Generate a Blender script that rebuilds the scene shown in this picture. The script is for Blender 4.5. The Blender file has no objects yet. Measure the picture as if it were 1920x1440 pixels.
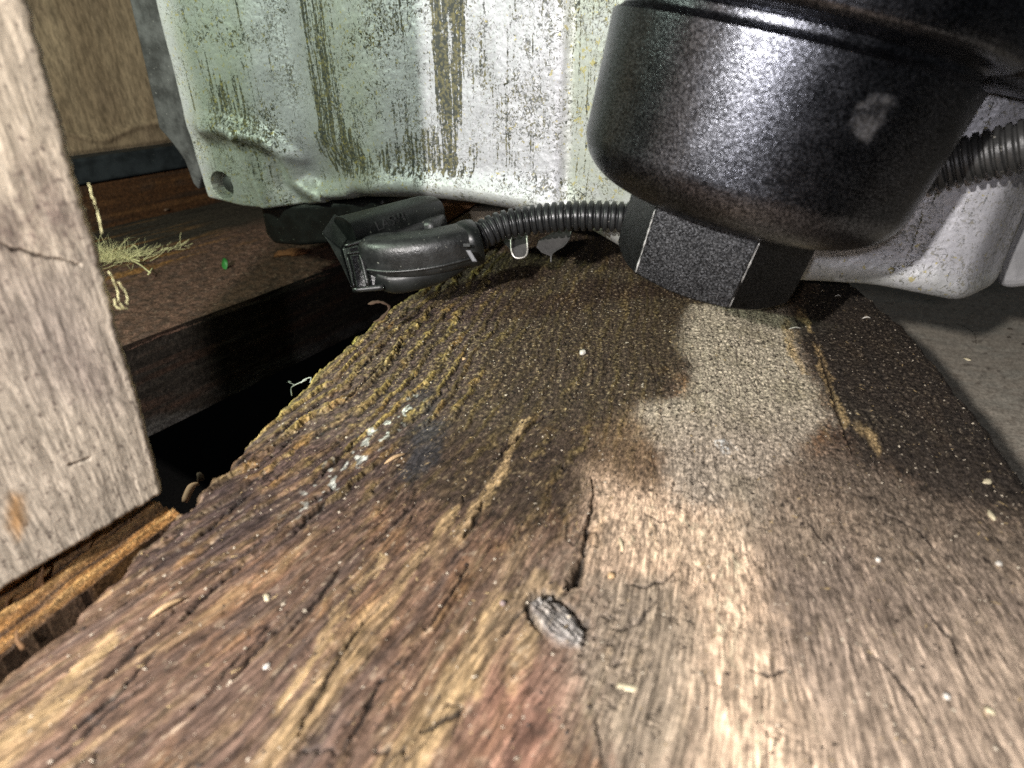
import bpy, math, random
import numpy as np
from mathutils import Vector, Matrix

# ------------------------------------------------------------------ camera, world, lamps, exposure
SC = bpy.context.scene
COL = SC.collection
F_PX, CX, CY = 1100.0, 960.0, 720.0           # focal length in photo pixels
CAM_H = 0.087
PITCH = math.radians(30.6); YAW = math.radians(13.1)
CAM = np.array([0.0, 0.0, CAM_H])
cd = bpy.data.cameras.new('camera'); cam = bpy.data.objects.new('camera', cd); COL.objects.link(cam)
cam.location = (0, 0, CAM_H)
cam.rotation_euler = (math.pi / 2 - PITCH, 0, YAW)
cd.sensor_width = 36; cd.lens = F_PX / 1920 * 36
cd.clip_start = 0.004; cd.clip_end = 20
cd.dof.use_dof = True; cd.dof.focus_distance = 0.20; cd.dof.aperture_fstop = 17
SC.camera = cam

w = bpy.data.worlds.new('World'); SC.world = w; w.use_nodes = True
bg = w.node_tree.nodes['Background']
bg.inputs[0].default_value = (0.80, 0.9, 1.0, 1); bg.inputs[1].default_value = 0.02

def spot(name, loc, target, power, size, color, kind='POINT', angle=100, blend=.5):
    d = bpy.data.lights.new(name, kind); d.energy = power; d.color = color
    d.shadow_soft_size = size
    if kind == 'SPOT': d.spot_size = math.radians(angle); d.spot_blend = blend
    o = bpy.data.objects.new(name, d); COL.objects.link(o); o.location = loc
    o.rotation_euler = (Vector(target) - Vector(loc)).to_track_quat('-Z', 'Y').to_euler()
    return o
# the torch held up beside the phone, and the cooler greenish lamp off to the left
spot('torch', (-0.104, -0.15, 0.174), (0.05, 0.2, 0.03), 6.3, 0.0045, (1.0, 0.955, 0.92))
spot('phone_flash', (-0.022, -0.065, 0.114), (0.05, 0.2, 0.03), 0.60, 0.003, (0.98, 0.95, 1.0))
spot('green_lamp', (-0.26, 0.06, 0.20), (0.05, 0.22, 0.06), 2.0, 0.012, (0.83, 1.0, 0.79))
SC.cycles.use_denoising = False

SC.view_settings.view_transform = 'Standard'; SC.view_settings.look = 'None'
SC.view_settings.exposure = 0; SC.view_settings.gamma = 1
SC.view_settings.use_curve_mapping = False

# ------------------------------------------------------------------ measuring helpers
cy_, sy_ = math.cos(YAW), math.sin(YAW); cp, sp = math.cos(PITCH), math.sin(PITCH)
RIGHT = np.array([cy_, sy_, 0]); FWDH = np.array([-sy_, cy_, 0])
FWD = FWDH * cp + np.array([0, 0, -sp]); UP = FWDH * sp + np.array([0, 0, cp])
def ray(px, py): return (px - CX) * RIGHT - (py - CY) * UP + F_PX * FWD
def PZ(px, py, z=0.0):                      # point seen at a photo pixel, on a level plane
    d = ray(px, py); return CAM + d * ((z - CAM_H) / d[2])
def PP(px, py, p0, n):                      # on any plane
    d = ray(px, py); return CAM + d * (np.dot(np.asarray(p0) - CAM, n) / np.dot(d, n))
def PD(px, py, depth):                      # at a depth along the view axis
    return CAM + ray(px, py) * (depth / F_PX)
def PY(px, py, y): 
    d = ray(px, py); return CAM + d * (y / d[1])

rng = np.random.RandomState(7)
_perm = {}
def _tab(seed):
    if seed not in _perm:
        r = np.random.RandomState(seed)
        p = r.permutation(512); a = r.rand(512) * 2 * np.pi
        _perm[seed] = (np.concatenate([p, p]), np.cos(a), np.sin(a))
    return _perm[seed]
def pn(x, y, seed=0):                       # gradient noise, about -1..1
    p, gx, gy = _tab(seed)
    x = np.asarray(x, float); y = np.asarray(y, float)
    xi = np.floor(x).astype(np.int64); yi = np.floor(y).astype(np.int64)
    xf = x - xi; yf = y - yi
    u = xf * xf * xf * (xf * (xf * 6 - 15) + 10); v = yf * yf * yf * (yf * (yf * 6 - 15) + 10)
    def g(ix, iy, dx, dy):
        h = p[(p[ix & 511] + iy) & 511]
        return gx[h] * dx + gy[h] * dy
    a = g(xi, yi, xf, yf); b = g(xi + 1, yi, xf - 1, yf)
    c = g(xi, yi + 1, xf, yf - 1); d = g(xi + 1, yi + 1, xf - 1, yf - 1)
    return 1.5 * ((a + (b - a) * u) * (1 - v) + (c + (d - c) * u) * v)
def fbm(x, y, seed=0, n=4, gain=.5):
    s = 0; a = 1; t = 0
    for k in range(n):
        s = s + a * pn(x * 2 ** k + 13.7 * k, y * 2 ** k + 5.1 * k, seed + k); t += a; a *= gain
    return s / t * 1.3
def ss(a, b, x):
    t = np.clip((x - a) / (b - a), 0, 1); return t * t * (3 - 2 * t)
def poly_sd(P, X, Y):                       # signed distance, negative inside
    P = np.asarray(P); n = len(P); d2 = np.full(X.shape, 1e9); ins = np.zeros(X.shape, bool)
    for i in range(n):
        ax, ay = P[i][:2]; bx, by = P[(i + 1) % n][:2]
        ex, ey = bx - ax, by - ay
        t = np.clip(((X - ax) * ex + (Y - ay) * ey) / (ex * ex + ey * ey + 1e-18), 0, 1)
        d2 = np.minimum(d2, (X - ax - t * ex) ** 2 + (Y - ay - t * ey) ** 2)
        c = ((ay > Y) != (by > Y)) & (X < ex * (Y - ay) / (ey if abs(ey) > 1e-15 else 1e-15) + ax)
        ins ^= c
    return np.where(ins, -1, 1) * np.sqrt(d2)
def line_d(P, X, Y):                        # distance to a polyline and the arc parameter 0..1
    P = np.asarray(P); best = np.full(X.shape, 1e9); tt = np.zeros(X.shape); m = len(P) - 1
    for i in range(m):
        ax, ay = P[i][:2]; bx, by = P[i + 1][:2]; ex, ey = bx - ax, by - ay
        t = np.clip(((X - ax) * ex + (Y - ay) * ey) / (ex * ex + ey * ey + 1e-18), 0, 1)
        d = np.hypot(X - ax - t * ex, Y - ay - t * ey)
        k = d < best; best = np.where(k, d, best); tt = np.where(k, (i + t) / m, tt)
    return best, tt
def lerp(a, b, t): return a + (b - a) * t
def mixc(c, col, m):                        # c (n,3) towards col by mask m
    return c + (np.asarray(col) - c) * m[..., None]

# ------------------------------------------------------------------ object helpers
def tag(o, label=None, cat=None, group=None, kind=None):
    if label: o['label'] = label
    if cat: o['category'] = cat
    if group: o['group'] = group
    if kind: o['kind'] = kind
    return o
def empty(name, loc):
    o = bpy.data.objects.new(name, None); COL.objects.link(o); o.location = loc
    o.empty_display_size = .01; return o
def world_loc(o):
    l = Vector(o.location)
    while o.parent: o = o.parent; l += o.location
    return l
def obj(name, V, Fc, mat, parent=None, loc=None, smooth=True, attrs=None, sharp=None):
    V = np.asarray(V, float)
    if loc is None:
        loc = (np.array(world_loc(parent)) if parent is not None
               else np.array([(V[:, 0].min() + V[:, 0].max()) / 2, (V[:, 1].min() + V[:, 1].max()) / 2, V[:, 2].min()]))
    loc = np.asarray(loc, float)
    me = bpy.data.meshes.new(name); L = V - loc
    if isinstance(Fc, np.ndarray):
        nf, k = Fc.shape
        me.vertices.add(len(L)); me.vertices.foreach_set('co', L.astype(np.float32).ravel())
        me.loops.add(nf * k); me.loops.foreach_set('vertex_index', Fc.astype(np.int32).ravel())
        me.polygons.add(nf); me.polygons.foreach_set('loop_start', np.arange(0, nf * k, k, dtype=np.int32))
        me.update(calc_edges=True)
    else:
        me.from_pydata(L.tolist(), [], [list(map(int, f)) for f in Fc])
    me.validate(verbose=False)
    if smooth: me.polygons.foreach_set('use_smooth', np.ones(len(me.polygons), bool))
    if attrs:
        for k, a in attrs.items():
            a = np.asarray(a, np.float32)
            if k == 'gcoord':
                at = me.attributes.new(k, 'FLOAT_VECTOR', 'POINT'); at.data.foreach_set('vector', a.ravel())
            elif a.ndim == 2:
                at = me.attributes.new(k, 'FLOAT_COLOR', 'POINT')
                at.data.foreach_set('color', np.concatenate([a, np.ones((len(a), 1), np.float32)], 1).ravel())
            else:
                at = me.attributes.new(k, 'FLOAT', 'POINT'); at.data.foreach_set('value', a)
    if sharp and smooth: me.set_sharp_from_angle(angle=math.radians(sharp))
    me.materials.append(mat)
    o = bpy.data.objects.new(name, me); COL.objects.link(o)
    if parent is not None:
        o.parent = parent; o.location = Vector(loc) - world_loc(parent)
    else: o.location = loc
    return o
def bevel(o, wd, seg=3, ang=30):
    m = o.modifiers.new('bevel', 'BEVEL'); m.width = wd; m.segments = seg; m.limit_method = 'ANGLE'
    m.angle_limit = math.radians(ang); m.harden_normals = False
    return o
def grid_faces(nr, nc, close=False):
    i = np.arange(nr - 1)[:, None] * nc; c = nc if close else nc - 1
    j = np.arange(c)[None, :]; j2 = (j + 1) % nc
    a = i + j; b = i + j2; d = a + nc; e = b + nc
    return np.stack([a, b, e, d], -1).reshape(-1, 4)
def prism(P, off):                          # polygon in space pushed along off
    P = np.asarray(P, float); n = len(P); V = np.vstack([P, P + off])
    Fc = [list(range(n)), list(range(2 * n - 1, n - 1, -1))]
    for i in range(n):
        j = (i + 1) % n; Fc.append([i, i + n, j + n, j])
    return V, Fc
def box8(o, a, b, c):                       # corner + three edges
    o, a, b, c = map(np.asarray, (o, a, b, c))
    V = [o, o + a, o + a + b, o + b, o + c, o + a + c, o + a + b + c, o + b + c]
    return np.array(V), [[0, 3, 2, 1], [4, 5, 6, 7], [0, 1, 5, 4], [1, 2, 6, 5], [2, 3, 7, 6], [3, 0, 4, 7]]
def smooth_path(P, n):
    P = np.asarray(P, float); m = len(P)
    ext = np.vstack([2 * P[0] - P[1], P, 2 * P[-1] - P[-2]]); out = []
    for t in np.linspace(0, m - 1 - 1e-9, n):
        i = int(t); f = t - i; p0, p1, p2, p3 = ext[i], ext[i + 1], ext[i + 2], ext[i + 3]
        out.append(.5 * ((2 * p1) + (-p0 + p2) * f + (2 * p0 - 5 * p1 + 4 * p2 - p3) * f * f + (-p0 + 3 * p1 - 3 * p2 + p3) * f ** 3))
    return np.array(out)
def frames(path, upv=(0, 0, 1)):
    T = np.gradient(path, axis=0); T /= np.linalg.norm(T, axis=1)[:, None]
    S = np.cross(T, np.asarray(upv, float)); S /= np.linalg.norm(S, axis=1)[:, None] + 1e-12
    U = np.cross(S, T); return T, S, U
def tube(path, rad, ns=12, upv=(0, 0, 1), sq=None, cap=True):
    path = np.asarray(path); n = len(path); rad = np.broadcast_to(rad, (n,)) if np.ndim(rad) == 0 else np.asarray(rad)
    T, S, U = frames(path, upv); a = np.linspace(0, 2 * np.pi, ns, endpoint=False)
    ca, sa = np.cos(a), np.sin(a)
    if sq:                                   # (height factor, squareness)
        h, e = sq; ca = np.sign(ca) * np.abs(ca) ** e; sa = h * np.sign(sa) * np.abs(sa) ** e
    V = path[:, None, :] + rad[:, None, None] * (ca[None, :, None] * S[:, None, :] + sa[None, :, None] * U[:, None, :])
    V = V.reshape(-1, 3); Fc = grid_faces(n, ns, True).tolist()
    if cap: Fc += [list(range(ns))[::-1], list(range((n - 1) * ns, n * ns))]
    return V, Fc
def join(parts):
    V = []; Fc = []; k = 0
    for v, f in parts:
        V.append(np.asarray(v)); Fc += [[i + k for i in ff] for ff in f]; k += len(v)
    return np.vstack(V), Fc

# ------------------------------------------------------------------ materials
def mat(name):
    m = bpy.data.materials.new(name); m.use_nodes = True; nt = m.node_tree
    b = nt.nodes['Principled BSDF']; return m, nt, b
def N(nt, t, **kw):
    n = nt.nodes.new(t)
    for k, v in kw.items():
        if k in n.inputs: n.inputs[k].default_value = v
        else: setattr(n, k, v)
    return n
def noise(nt, vec, scale, detail=3, rough=.55, dist=0):
    n = N(nt, 'ShaderNodeTexNoise', Scale=scale, Detail=detail, Roughness=rough, Distortion=dist)
    nt.links.new(vec, n.inputs['Vector']); return n.outputs['Fac']
def coords(nt, scale=(1, 1, 1), rot=(0, 0, 0)):
    tc = N(nt, 'ShaderNodeTexCoord'); mp = N(nt, 'ShaderNodeMapping')
    mp.inputs['Scale'].default_value = scale; mp.inputs['Rotation'].default_value = rot
    nt.links.new(tc.outputs['Object'], mp.inputs['Vector']); return mp.outputs['Vector']
def ramp(nt, src, a, b, va=0.0, vb=1.0):
    r = N(nt, 'ShaderNodeMapRange'); r.interpolation_type = 'SMOOTHSTEP'
    for k, v in zip(('From Min', 'From Max', 'To Min', 'To Max'), (a, b, va, vb)): r.inputs[k].default_value = v
    nt.links.new(src, r.inputs['Value']); return r.outputs['Result']
def math_(nt, op, a, b=None):
    n = N(nt, 'ShaderNodeMath', operation=op)
    for i, x in enumerate((a, b)):
        if x is None: continue
        if isinstance(x, (int, float)): n.inputs[i].default_value = x
        else: nt.links.new(x, n.inputs[i])
    return n.outputs[0]
def mix(nt, fac, a, b, mode='MIX'):
    n = N(nt, 'ShaderNodeMix', data_type='RGBA', blend_type=mode)
    for sock, x in ((0, fac), (6, a), (7, b)):
        if isinstance(x, (int, float)): n.inputs[sock].default_value = x
        elif isinstance(x, tuple): n.inputs[sock].default_value = (*x, 1)
        else: nt.links.new(x, n.inputs[sock])
    return n.outputs[2]
def attr(nt, name, colr=False):
    n = N(nt, 'ShaderNodeAttribute', attribute_name=name); return n.outputs['Color' if colr else 'Fac']
def bump(nt, b, h, strength, dist, prev=None):
    n = N(nt, 'ShaderNodeBump'); n.inputs['Strength'].default_value = strength; n.inputs['Distance'].default_value = dist
    nt.links.new(h, n.inputs['Height'])
    if prev is not None: nt.links.new(prev, n.inputs['Normal'])
    nt.links.new(n.outputs[0], b.inputs['Normal']); return n.outputs[0]

def wood_mat(name, rough=.62, spec=.35, fine=2300, contrast=.62, bstr=.6, bdist=.00026, flecks=.5, fleck=(.42, .33, .2), gc=False, stretch=(1, 1, 1)):
    """Weathered wood: the colour comes with the mesh (attribute tint); grain and grit are added here."""
    m, nt, b = mat(name); v = coords(nt, stretch)
    if gc: v = N(nt, 'ShaderNodeAttribute', attribute_name='gcoord').outputs['Vector']
    n1 = noise(nt, v, fine, 6, .78); n2 = noise(nt, v, fine * .42, 5, .7)
    c = attr(nt, 'tint', True)
    k = math_(nt, 'MULTIPLY', ramp(nt, n1, .36, .66, 1 - contrast, 1 + contrast), ramp(nt, n2, .3, .7, .62, 1.38))
    sc = N(nt, 'ShaderNodeVectorMath', operation='SCALE'); nt.links.new(c, sc.inputs[0]); nt.links.new(k, sc.inputs['Scale'])
    n3 = noise(nt, v, fine * .7, 3, .6, .6)
    fm = math_(nt, 'MULTIPLY', ramp(nt, n3, .62, .70), flecks)
    cc = mix(nt, fm, sc.outputs[0], mix(nt, .55, sc.outputs[0], fleck))
    nt.links.new(cc, b.inputs['Base Color'])
    nt.links.new(ramp(nt, n2, .3, .7, rough - .12, rough + .12), b.inputs['Roughness'])
    b.inputs['Specular IOR Level'].default_value = spec
    h = math_(nt, 'ADD', n1, math_(nt, 'MULTIPLY', n2, 1.6))
    bump(nt, b, h, bstr, bdist)
    return m
M_PLANK = wood_mat('dirty_plank_wood', gc=True)
M_SPLINT = wood_mat('splintered_wood')
M_POST = wood_mat('pale_sawn_wood', rough=.75, spec=.25, fine=2400, contrast=.30, bstr=.25, bdist=.00014, flecks=.2, fleck=(.7, .62, .5), stretch=(1, 1, .14))
M_DARKWOOD = wood_mat('dark_beam_wood', rough=.8, spec=.2, fine=900, contrast=.5, bstr=.8, bdist=.0005, flecks=.25, fleck=(.2, .12, .08))

def plain(name, colr, rough=.5, spec=.5, metal=0, nscale=900, var=.25, bstr=.25, bdist=.0002, speck=0, speckcol=(.5, .5, .45)):
    m, nt, b = mat(name); v = coords(nt); n1 = noise(nt, v, nscale, 4, .6); n2 = noise(nt, v, nscale * .15, 4, .6)
    lo = tuple(x * (1 - var) for x in colr); hi = tuple(min(1, x * (1 + var)) for x in colr)
    c = mix(nt, ramp(nt, n2, .3, .7), lo, hi)
    if speck:
        c = mix(nt, math_(nt, 'MULTIPLY', ramp(nt, noise(nt, v, nscale * .9, 2, .5), .70, .76), speck), c, speckcol)
    nt.links.new(c, b.inputs['Base Color'])
    nt.links.new(ramp(nt, n2, .3, .7, max(.05, rough - .08), rough + .08), b.inputs['Roughness'])
    b.inputs['Specular IOR Level'].default_value = spec; b.inputs['Metallic'].default_value = metal
    bump(nt, b, n1, bstr, bdist); return m

# textured black enamel of the filter housing
def enamel(name, base=(.075, .078, .088), rough=.30, nscale=2800, bstr=.6, bdist=.00012, scuff=False):
    m, nt, b = mat(name); v = coords(nt)
    n1 = noise(nt, v, nscale, 2, .5); n2 = noise(nt, v, 160, 4, .6)
    n3 = noise(nt, v, nscale * 1.1, 2, .5)
    fl = noise(nt, v, 3000, 2, .5)
    c = mix(nt, ramp(nt, fl, .42, .66), tuple(x * .35 for x in base), tuple(x * 2.8 for x in base))
    c = mix(nt, ramp(nt, n3, .745, .80), c, tuple(min(1, x * 5) for x in base))
    r = ramp(nt, n2, .3, .75, rough - .03, rough + .07)
    if scuff:
        a = math_(nt, 'MULTIPLY', attr(nt, 'scuff'), ramp(nt, noise(nt, v, 500, 4, .6), .3, .6, .35, 1))
        c = mix(nt, math_(nt, 'MULTIPLY', a, .45), c, (.26, .25, .24)); r = math_(nt, 'ADD', r, math_(nt, 'MULTIPLY', a, .4))
    nt.links.new(c, b.inputs['Base Color']); nt.links.new(r, b.inputs['Roughness'])
    b.inputs['Specular IOR Level'].default_value = .5; b.inputs['Metallic'].default_value = 1
    bump(nt, b, n1, bstr, bdist); return m
M_ENAMEL = enamel('textured_black_enamel', scuff=True)
M_NUT = enamel('textured_black_enamel_of_the_nut', base=(.035, .036, .038), rough=.45, nscale=2600, bstr=.9)
M_EDGE = plain('worn_bare_edge', (.55, .55, .54), .45, .5, .6, var=.3)

# stained cast aluminium
def cover_mat():
    m, nt, b = mat('stained_aluminium'); v = coords(nt); vs = coords(nt, (1, 1, .055), (0, math.radians(1.5), 0))
    base = mix(nt, ramp(nt, noise(nt, v, 60, 5, .6), .3, .7), (.47, .47, .50), (.61, .61, .65))
    fine = noise(nt, v, 1100, 3, .6); base = mix(nt, ramp(nt, fine, .35, .7, 0, .35), base, (.35, .35, .36))
    # green light painted on the left-facing facets, with some algae tinge
    alg_light = math_(nt, 'MULTIPLY', attr(nt, 'greenlit_algae'), ramp(nt, noise(nt, v, 90, 4, .6), .2, .65, .25, 1))
    base = mix(nt, math_(nt, 'MULTIPLY', alg_light, .55), base, (.44, .475, .36))
    # run marks in upright streaks
    st = noise(nt, vs, 700, 5, .68); gr = noise(nt, v, 1000, 4, .72)
    sk = attr(nt, 'streak')
    th = math_(nt, 'ADD', math_(nt, 'MULTIPLY', st, .62), math_(nt, 'MULTIPLY', gr, .38))
    lim = math_(nt, 'SUBTRACT', th, math_(nt, 'SUBTRACT', .655, math_(nt, 'MULTIPLY', sk, .27)))
    dark = ramp(nt, lim, -.005, .02)
    # scattered squiggles of dirt
    s1 = noise(nt, v, 620, 6, .78, 1.4); s2 = noise(nt, v, 55, 3, .6)
    sq = ramp(nt, math_(nt, 'ADD', s1, math_(nt, 'MULTIPLY', math_(nt, 'SUBTRACT', s2, .5), .35)), .55, .585)
    d = math_(nt, 'MAXIMUM', math_(nt, 'MULTIPLY', dark, .93), math_(nt, 'MULTIPLY', sq, math_(nt, 'ADD', .32, math_(nt, 'MULTIPLY', attr(nt, 'speck'), .66))))
    dirtc = mix(nt, ramp(nt, noise(nt, v, 800, 3, .6), .42, .62), (.035, .04, .032), (.17, .15, .065))
    base = mix(nt, d, base, dirtc)
    yl = ramp(nt, math_(nt, 'ADD', noise(nt, v, 520, 3, .6), math_(nt, 'MULTIPLY', attr(nt, 'greenlit_algae'), .05)), .66, .70)
    base = mix(nt, math_(nt, 'MULTIPLY', yl, .75), base, (.45, .38, .12))
    recess_shade = attr(nt, 'recess_shade'); base = mix(nt, math_(nt, 'MULTIPLY', recess_shade, .75), base, (.10, .105, .095))  # painted shade darkens the base colour in the recesses
    nt.links.new(base, b.inputs['Base Color'])
    b.inputs['Metallic'].default_value = .25
    nt.links.new(math_(nt, 'ADD', .48, math_(nt, 'MULTIPLY', d, .4)), b.inputs['Roughness'])
    h = math_(nt, 'SUBTRACT', fine, math_(nt, 'MULTIPLY', d, .8))
    p = bump(nt, b, h, .5, .00018)
    return m
M_COVER = cover_mat()
M_PLASTIC = plain('black_plastic', (.010, .0115, .011), .38, .5, 0, 900, .3, .3, .00015, .45, (.25, .27, .22))
M_PLASTIC2 = plain('dusty_black_plastic', (.017, .018, .018), .40, .75, 0, 1100, .35, .6, .0002, .8, (.3, .3, .26))
M_STEEL = plain('dull_steel', (.055, .053, .05), .55, .5, .4, 700, .3, .4, .0002, .3, (.4, .4, .38))
M_STEELEDGE = plain('bright_steel_edge', (.62, .60, .55), .38, .6, .7)
M_SIDE = plain('grimy_grey_metal', (.085, .085, .085), .6, .4, .2, 800, .45, .7, .0004, .7, (.35, .34, .32))
M_STRAW = plain('straw', (.70, .66, .36), .7, .3, 0, 900, .2)
M_CARD = None

def tinted(name, rough=.8, fine=900, con=.15):
    return wood_mat(name, rough=rough, spec=.2, fine=fine, contrast=con, bstr=.12, bdist=.0003, flecks=.04, stretch=(1, 1, .25))
M_SHEET = tinted('brown_paper_backed_board'); M_PALE = tinted('pale_board', .7, 1300, .22)

# ================================================================== SETTING: ground
gx = np.linspace(-1.5, 1.5, 60); gy = np.linspace(-.6, 2.6, 60)
X, Y = np.meshgrid(gx, gy); Z = -.30 + .003 * fbm(X * 9, Y * 9, 3)
t = .02 + .008 * fbm(X * 30, Y * 30, 9)
tag(obj('ground', np.stack([X, Y, Z], -1).reshape(-1, 3), grid_faces(60, 60), M_DARKWOOD, attrs={'tint': np.stack([t, t * .95, t * .9], -1).reshape(-1, 3)}), kind='structure')

# ================================================================== the big plank
def edge_fn(pix, z=0):
    P = np.array([PZ(x, y, z) for x, y in pix]); o = np.argsort(P[:, 1]); P = P[o]
    def f(yy):
        r = np.interp(yy, P[:, 1], P[:, 0])
        s0 = (P[1, 0] - P[0, 0]) / (P[1, 1] - P[0, 1]); s1 = (P[-1, 0] - P[-2, 0]) / (P[-1, 1] - P[-2, 1])
        r = np.where(yy < P[0, 1], P[0, 0] + (yy - P[0, 1]) * np.clip(s0, -.3, .3), r)
        return np.where(yy > P[-1, 1], P[-1, 0] + (yy - P[-1, 1]) * np.clip(s1, -.2, .2), r)
    return f
XL = edge_fn([(0, 1262), (110, 1170), (205, 1085), (300, 985), (400, 892), (480, 800), (560, 727), (700, 595), (775, 540)])
XR = edge_fn([(1920, 882), (1860, 803), (1790, 712), (1700, 612), (1645, 560), (1600, 530)])

NY, NX, NS = 1150, 860, 10
tt = np.linspace(0, 1, NY); ys = -.015 + .335 * (tt ** 1.25 * .75 + tt * .25)
sx = np.linspace(0, 1, NX)
Yg = np.repeat(ys[:, None], NX, 1)
jagL = .0011 * fbm(ys * 260, ys * 0 + 3.3, 21, 4) + .0016 * fbm(ys * 60, ys * 0, 31, 2)
jagR = .0012 * fbm(ys * 230, ys * 0 + 7.3, 22, 4) + .0018 * fbm(ys * 50, ys * 0, 32, 2)
xl = XL(ys) + jagL; xr = XR(ys) + jagR
Xg = xl[:, None] + (xr - xl)[:, None] * sx[None, :]
EL = Xg - xl[:, None]; ER = xr[:, None] - Xg

# grain coordinate: straight towards the far end, swept aside round the knot near the camera
KN = PZ(1045, 1165)
dKx, dKy = Xg - KN[0], Yg - KN[1]
bend = .005 * np.exp(-(dKy / .035) ** 2) * np.tanh(dKx / .012) * np.exp(-np.abs(dKx) / .035)
lean = .46 * np.clip(.135 - Yg, 0, 1) ** 1.15 * ss(.055, -.095, Xg)
s = Xg + lean - bend + .0018 * fbm(Xg * 40, Yg * 18, 41, 3)
def to_plank(pts): return [tuple(PZ(x, y)[:2]) for x, y in pts]
lw = ss(.010, -.008, poly_sd(to_plank([(330, 880), (560, 640), (850, 430), (960, 430), (930, 560), (900, 700), (780, 850), (620, 990), (470, 1070), (250, 1070)]), Xg + .004 * fbm(Xg * 90, Yg * 60, 43, 3), Yg))
lw = np.maximum(lw, .22 * ss(.03, -.01, Xg))
jag = .0016 * fbm(Xg * 260, Yg * 200, 51, 5, .66) + .0022 * fbm(Xg * 60, Yg * 40, 52, 2)
ph = (s + jag) / .0052 + .6 * fbm(s * 70, Yg * 5, 61, 2)
fr = ph - np.floor(ph); rid = np.floor(ph)
amp = .55 + .45 * np.sin(rid * 2.4) * np.cos(rid * 1.3 + 1)
saw = np.where(fr < .8, fr / .8, (1 - fr) / .2)
crest = np.exp(-((fr - .80) / .15) ** 2) * ss(-.45, .15, fbm(Xg * 500, Yg * 300, 53, 3, .7) + .2); groove = np.exp(-((fr - .02) / .05) ** 2) + np.exp(-((fr - 1.02) / .05) ** 2)
along = ss(-.15, .4, fbm(s * 160 + rid * 7, Yg * 42, 71, 4, .6))
H = lw * amp * (.0024 * saw ** 1.5 - .0009) * (.40 + .60 * along)
H += (1 - lw) * .00030 * (saw - .5) * along
# grain of the wood, crumbly crust
g1 = fbm(Xg * 900, Yg * 700, 81, 3, .6); g2 = fbm(Xg * 260, Yg * 190, 91, 4, .6); g3 = fbm(s * 500, Yg * 60, 95, 3); g4 = fbm(s * 240, Yg * 22, 97, 4, .6)
nf = lerp(.30, 1.0, ss(.085, .17, Yg)); H += nf * (.00034 * g1 + .00042 * g2 * (.5 + lw)) + .00012 * g3 + .00045 * g4 * (1 - lw) * ss(.08, .0, Xg) + .00016 * lerp(1, .45, ss(-.02, .03, Xg)) * fbm(s * 1100, Yg * 50, 98, 3, .65) + .0011 * fbm(Xg * 22, Yg * 14, 99, 3)
# rounded worn arrises
for E, r in ((EL, .0035), (ER, .004)):
    q = np.clip(1 - E / r, 0, 1); H -= .0028 * q ** 2.2

# --- stains, all with an outline of their own (outlines wander a little)
wx = Xg + .0024 * fbm(Xg * 190, Yg * 90, 111, 5, .7) ; wy = Yg + .0046 * fbm(Xg * 190, Yg * 90, 121, 5, .7)
big = fbm(Xg * 28, Yg * 20, 131, 4); med = fbm(Xg * 95, Yg * 60, 141, 4); grn = fbm(s * 330, Yg * 45, 151, 4)
spk = lerp(fbm(s * 900, Yg * 330, 161, 3, .65), fbm(Xg * 800, Yg * 700, 165, 3, .7), ss(.07, .16, Yg))
def stain(pix, soft=.002):
    return ss(soft, -soft, poly_sd(to_plank(pix), wx, wy) + soft * .9 * (spk + .6 * med))
def streak(pix, w0, w1, soft=.45, jx=1.0):
    d, t_ = line_d(to_plank(pix), lerp(Xg, wx, jx), lerp(Yg, wy, jx)); wd = lerp(w0, w1, t_)
    return ss(1 + soft, 1 - soft, d / wd) * ss(0, .06, t_ + .03) 
C = np.zeros(Xg.shape + (3,)); C[:] = (.150, .092, .060)
C = mixc(C, (.098, .068, .055), ss(-.1, .5, big) * .8)
C = mixc(C, (.30, .16, .075), ss(.1, .6, med) * .6)
C = mixc(C, (.185, .115, .078), ss(.10, .045, Yg) * .6)
C = mixc(C, (.30, .21, .11), ss(.15, .6, grn) * .55)
g5 = fbm(s * 1100, Yg * 50, 98, 3, .65); C *= (1 + .38 * np.clip(g5 * 1.5, -1, 1) * ss(.20, .10, Yg) * lerp(1, .4, ss(-.02, .03, Xg)))[..., None]
C = mixc(C, (.10, .075, .062), ss(.12, .5, g4) * .6); C = mixc(C, (.40, .28, .16), ss(.18, .5, -g4) * .5 * ss(-.3, .3, med))
# right half: drier, greyer-brown
rightz = stain([(1380, 860), (1500, 830), (1700, 890), (1920, 960), (2300, 1100), (2300, 1700), (1180, 1700), (1180, 1250), (1330, 1000)], .010)
C = mixc(C, (.37, .29, .215), rightz * .92)
C = mixc(C, (.48, .36, .26), rightz * ss(-.1, .5, med) * .5)
C = mixc(C, (.24, .185, .15), rightz * ss(.0, .5, big) * .6)
# dark brown zone under the housing, and down the far right edge
dark_zone = stain([(700, 640), (790, 535), (900, 400), (1700, 400), (1500, 560), (1290, 590), (1310, 660), (1260, 735), (1190, 770), (1190, 860), (1120, 900), (1080, 1000), (880, 960), (760, 920), (690, 800)], .006)
C = mixc(C, (.060, .043, .028), dark_zone * .9)
C = mixc(C, (.20, .15, .07), dark_zone * ss(.2, .65, spk + .35 * med) * .75)
darkr = stain([(1478, 585), (1560, 500), (1700, 500), (2050, 900), (2050, 1010), (1850, 960), (1700, 900), (1610, 860), (1570, 790), (1520, 700), (1490, 640)], .004)
C = mixc(C, (.040, .034, .028), darkr * .90)
C = mixc(C, (.12, .095, .07), darkr * ss(.25, .7, spk + .3 * med) * .6)
dr2 = stain([(1500, 840), (1640, 850), (1800, 900), (2000, 980), (2000, 1090), (1700, 1010), (1480, 930)], .010)
C = mixc(C, (.085, .066, .052), dr2 * .55)
dr3 = stain([(1450, 720), (1560, 800), (1620, 900), (1560, 960), (1470, 930), (1430, 850)], .013)
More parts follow.
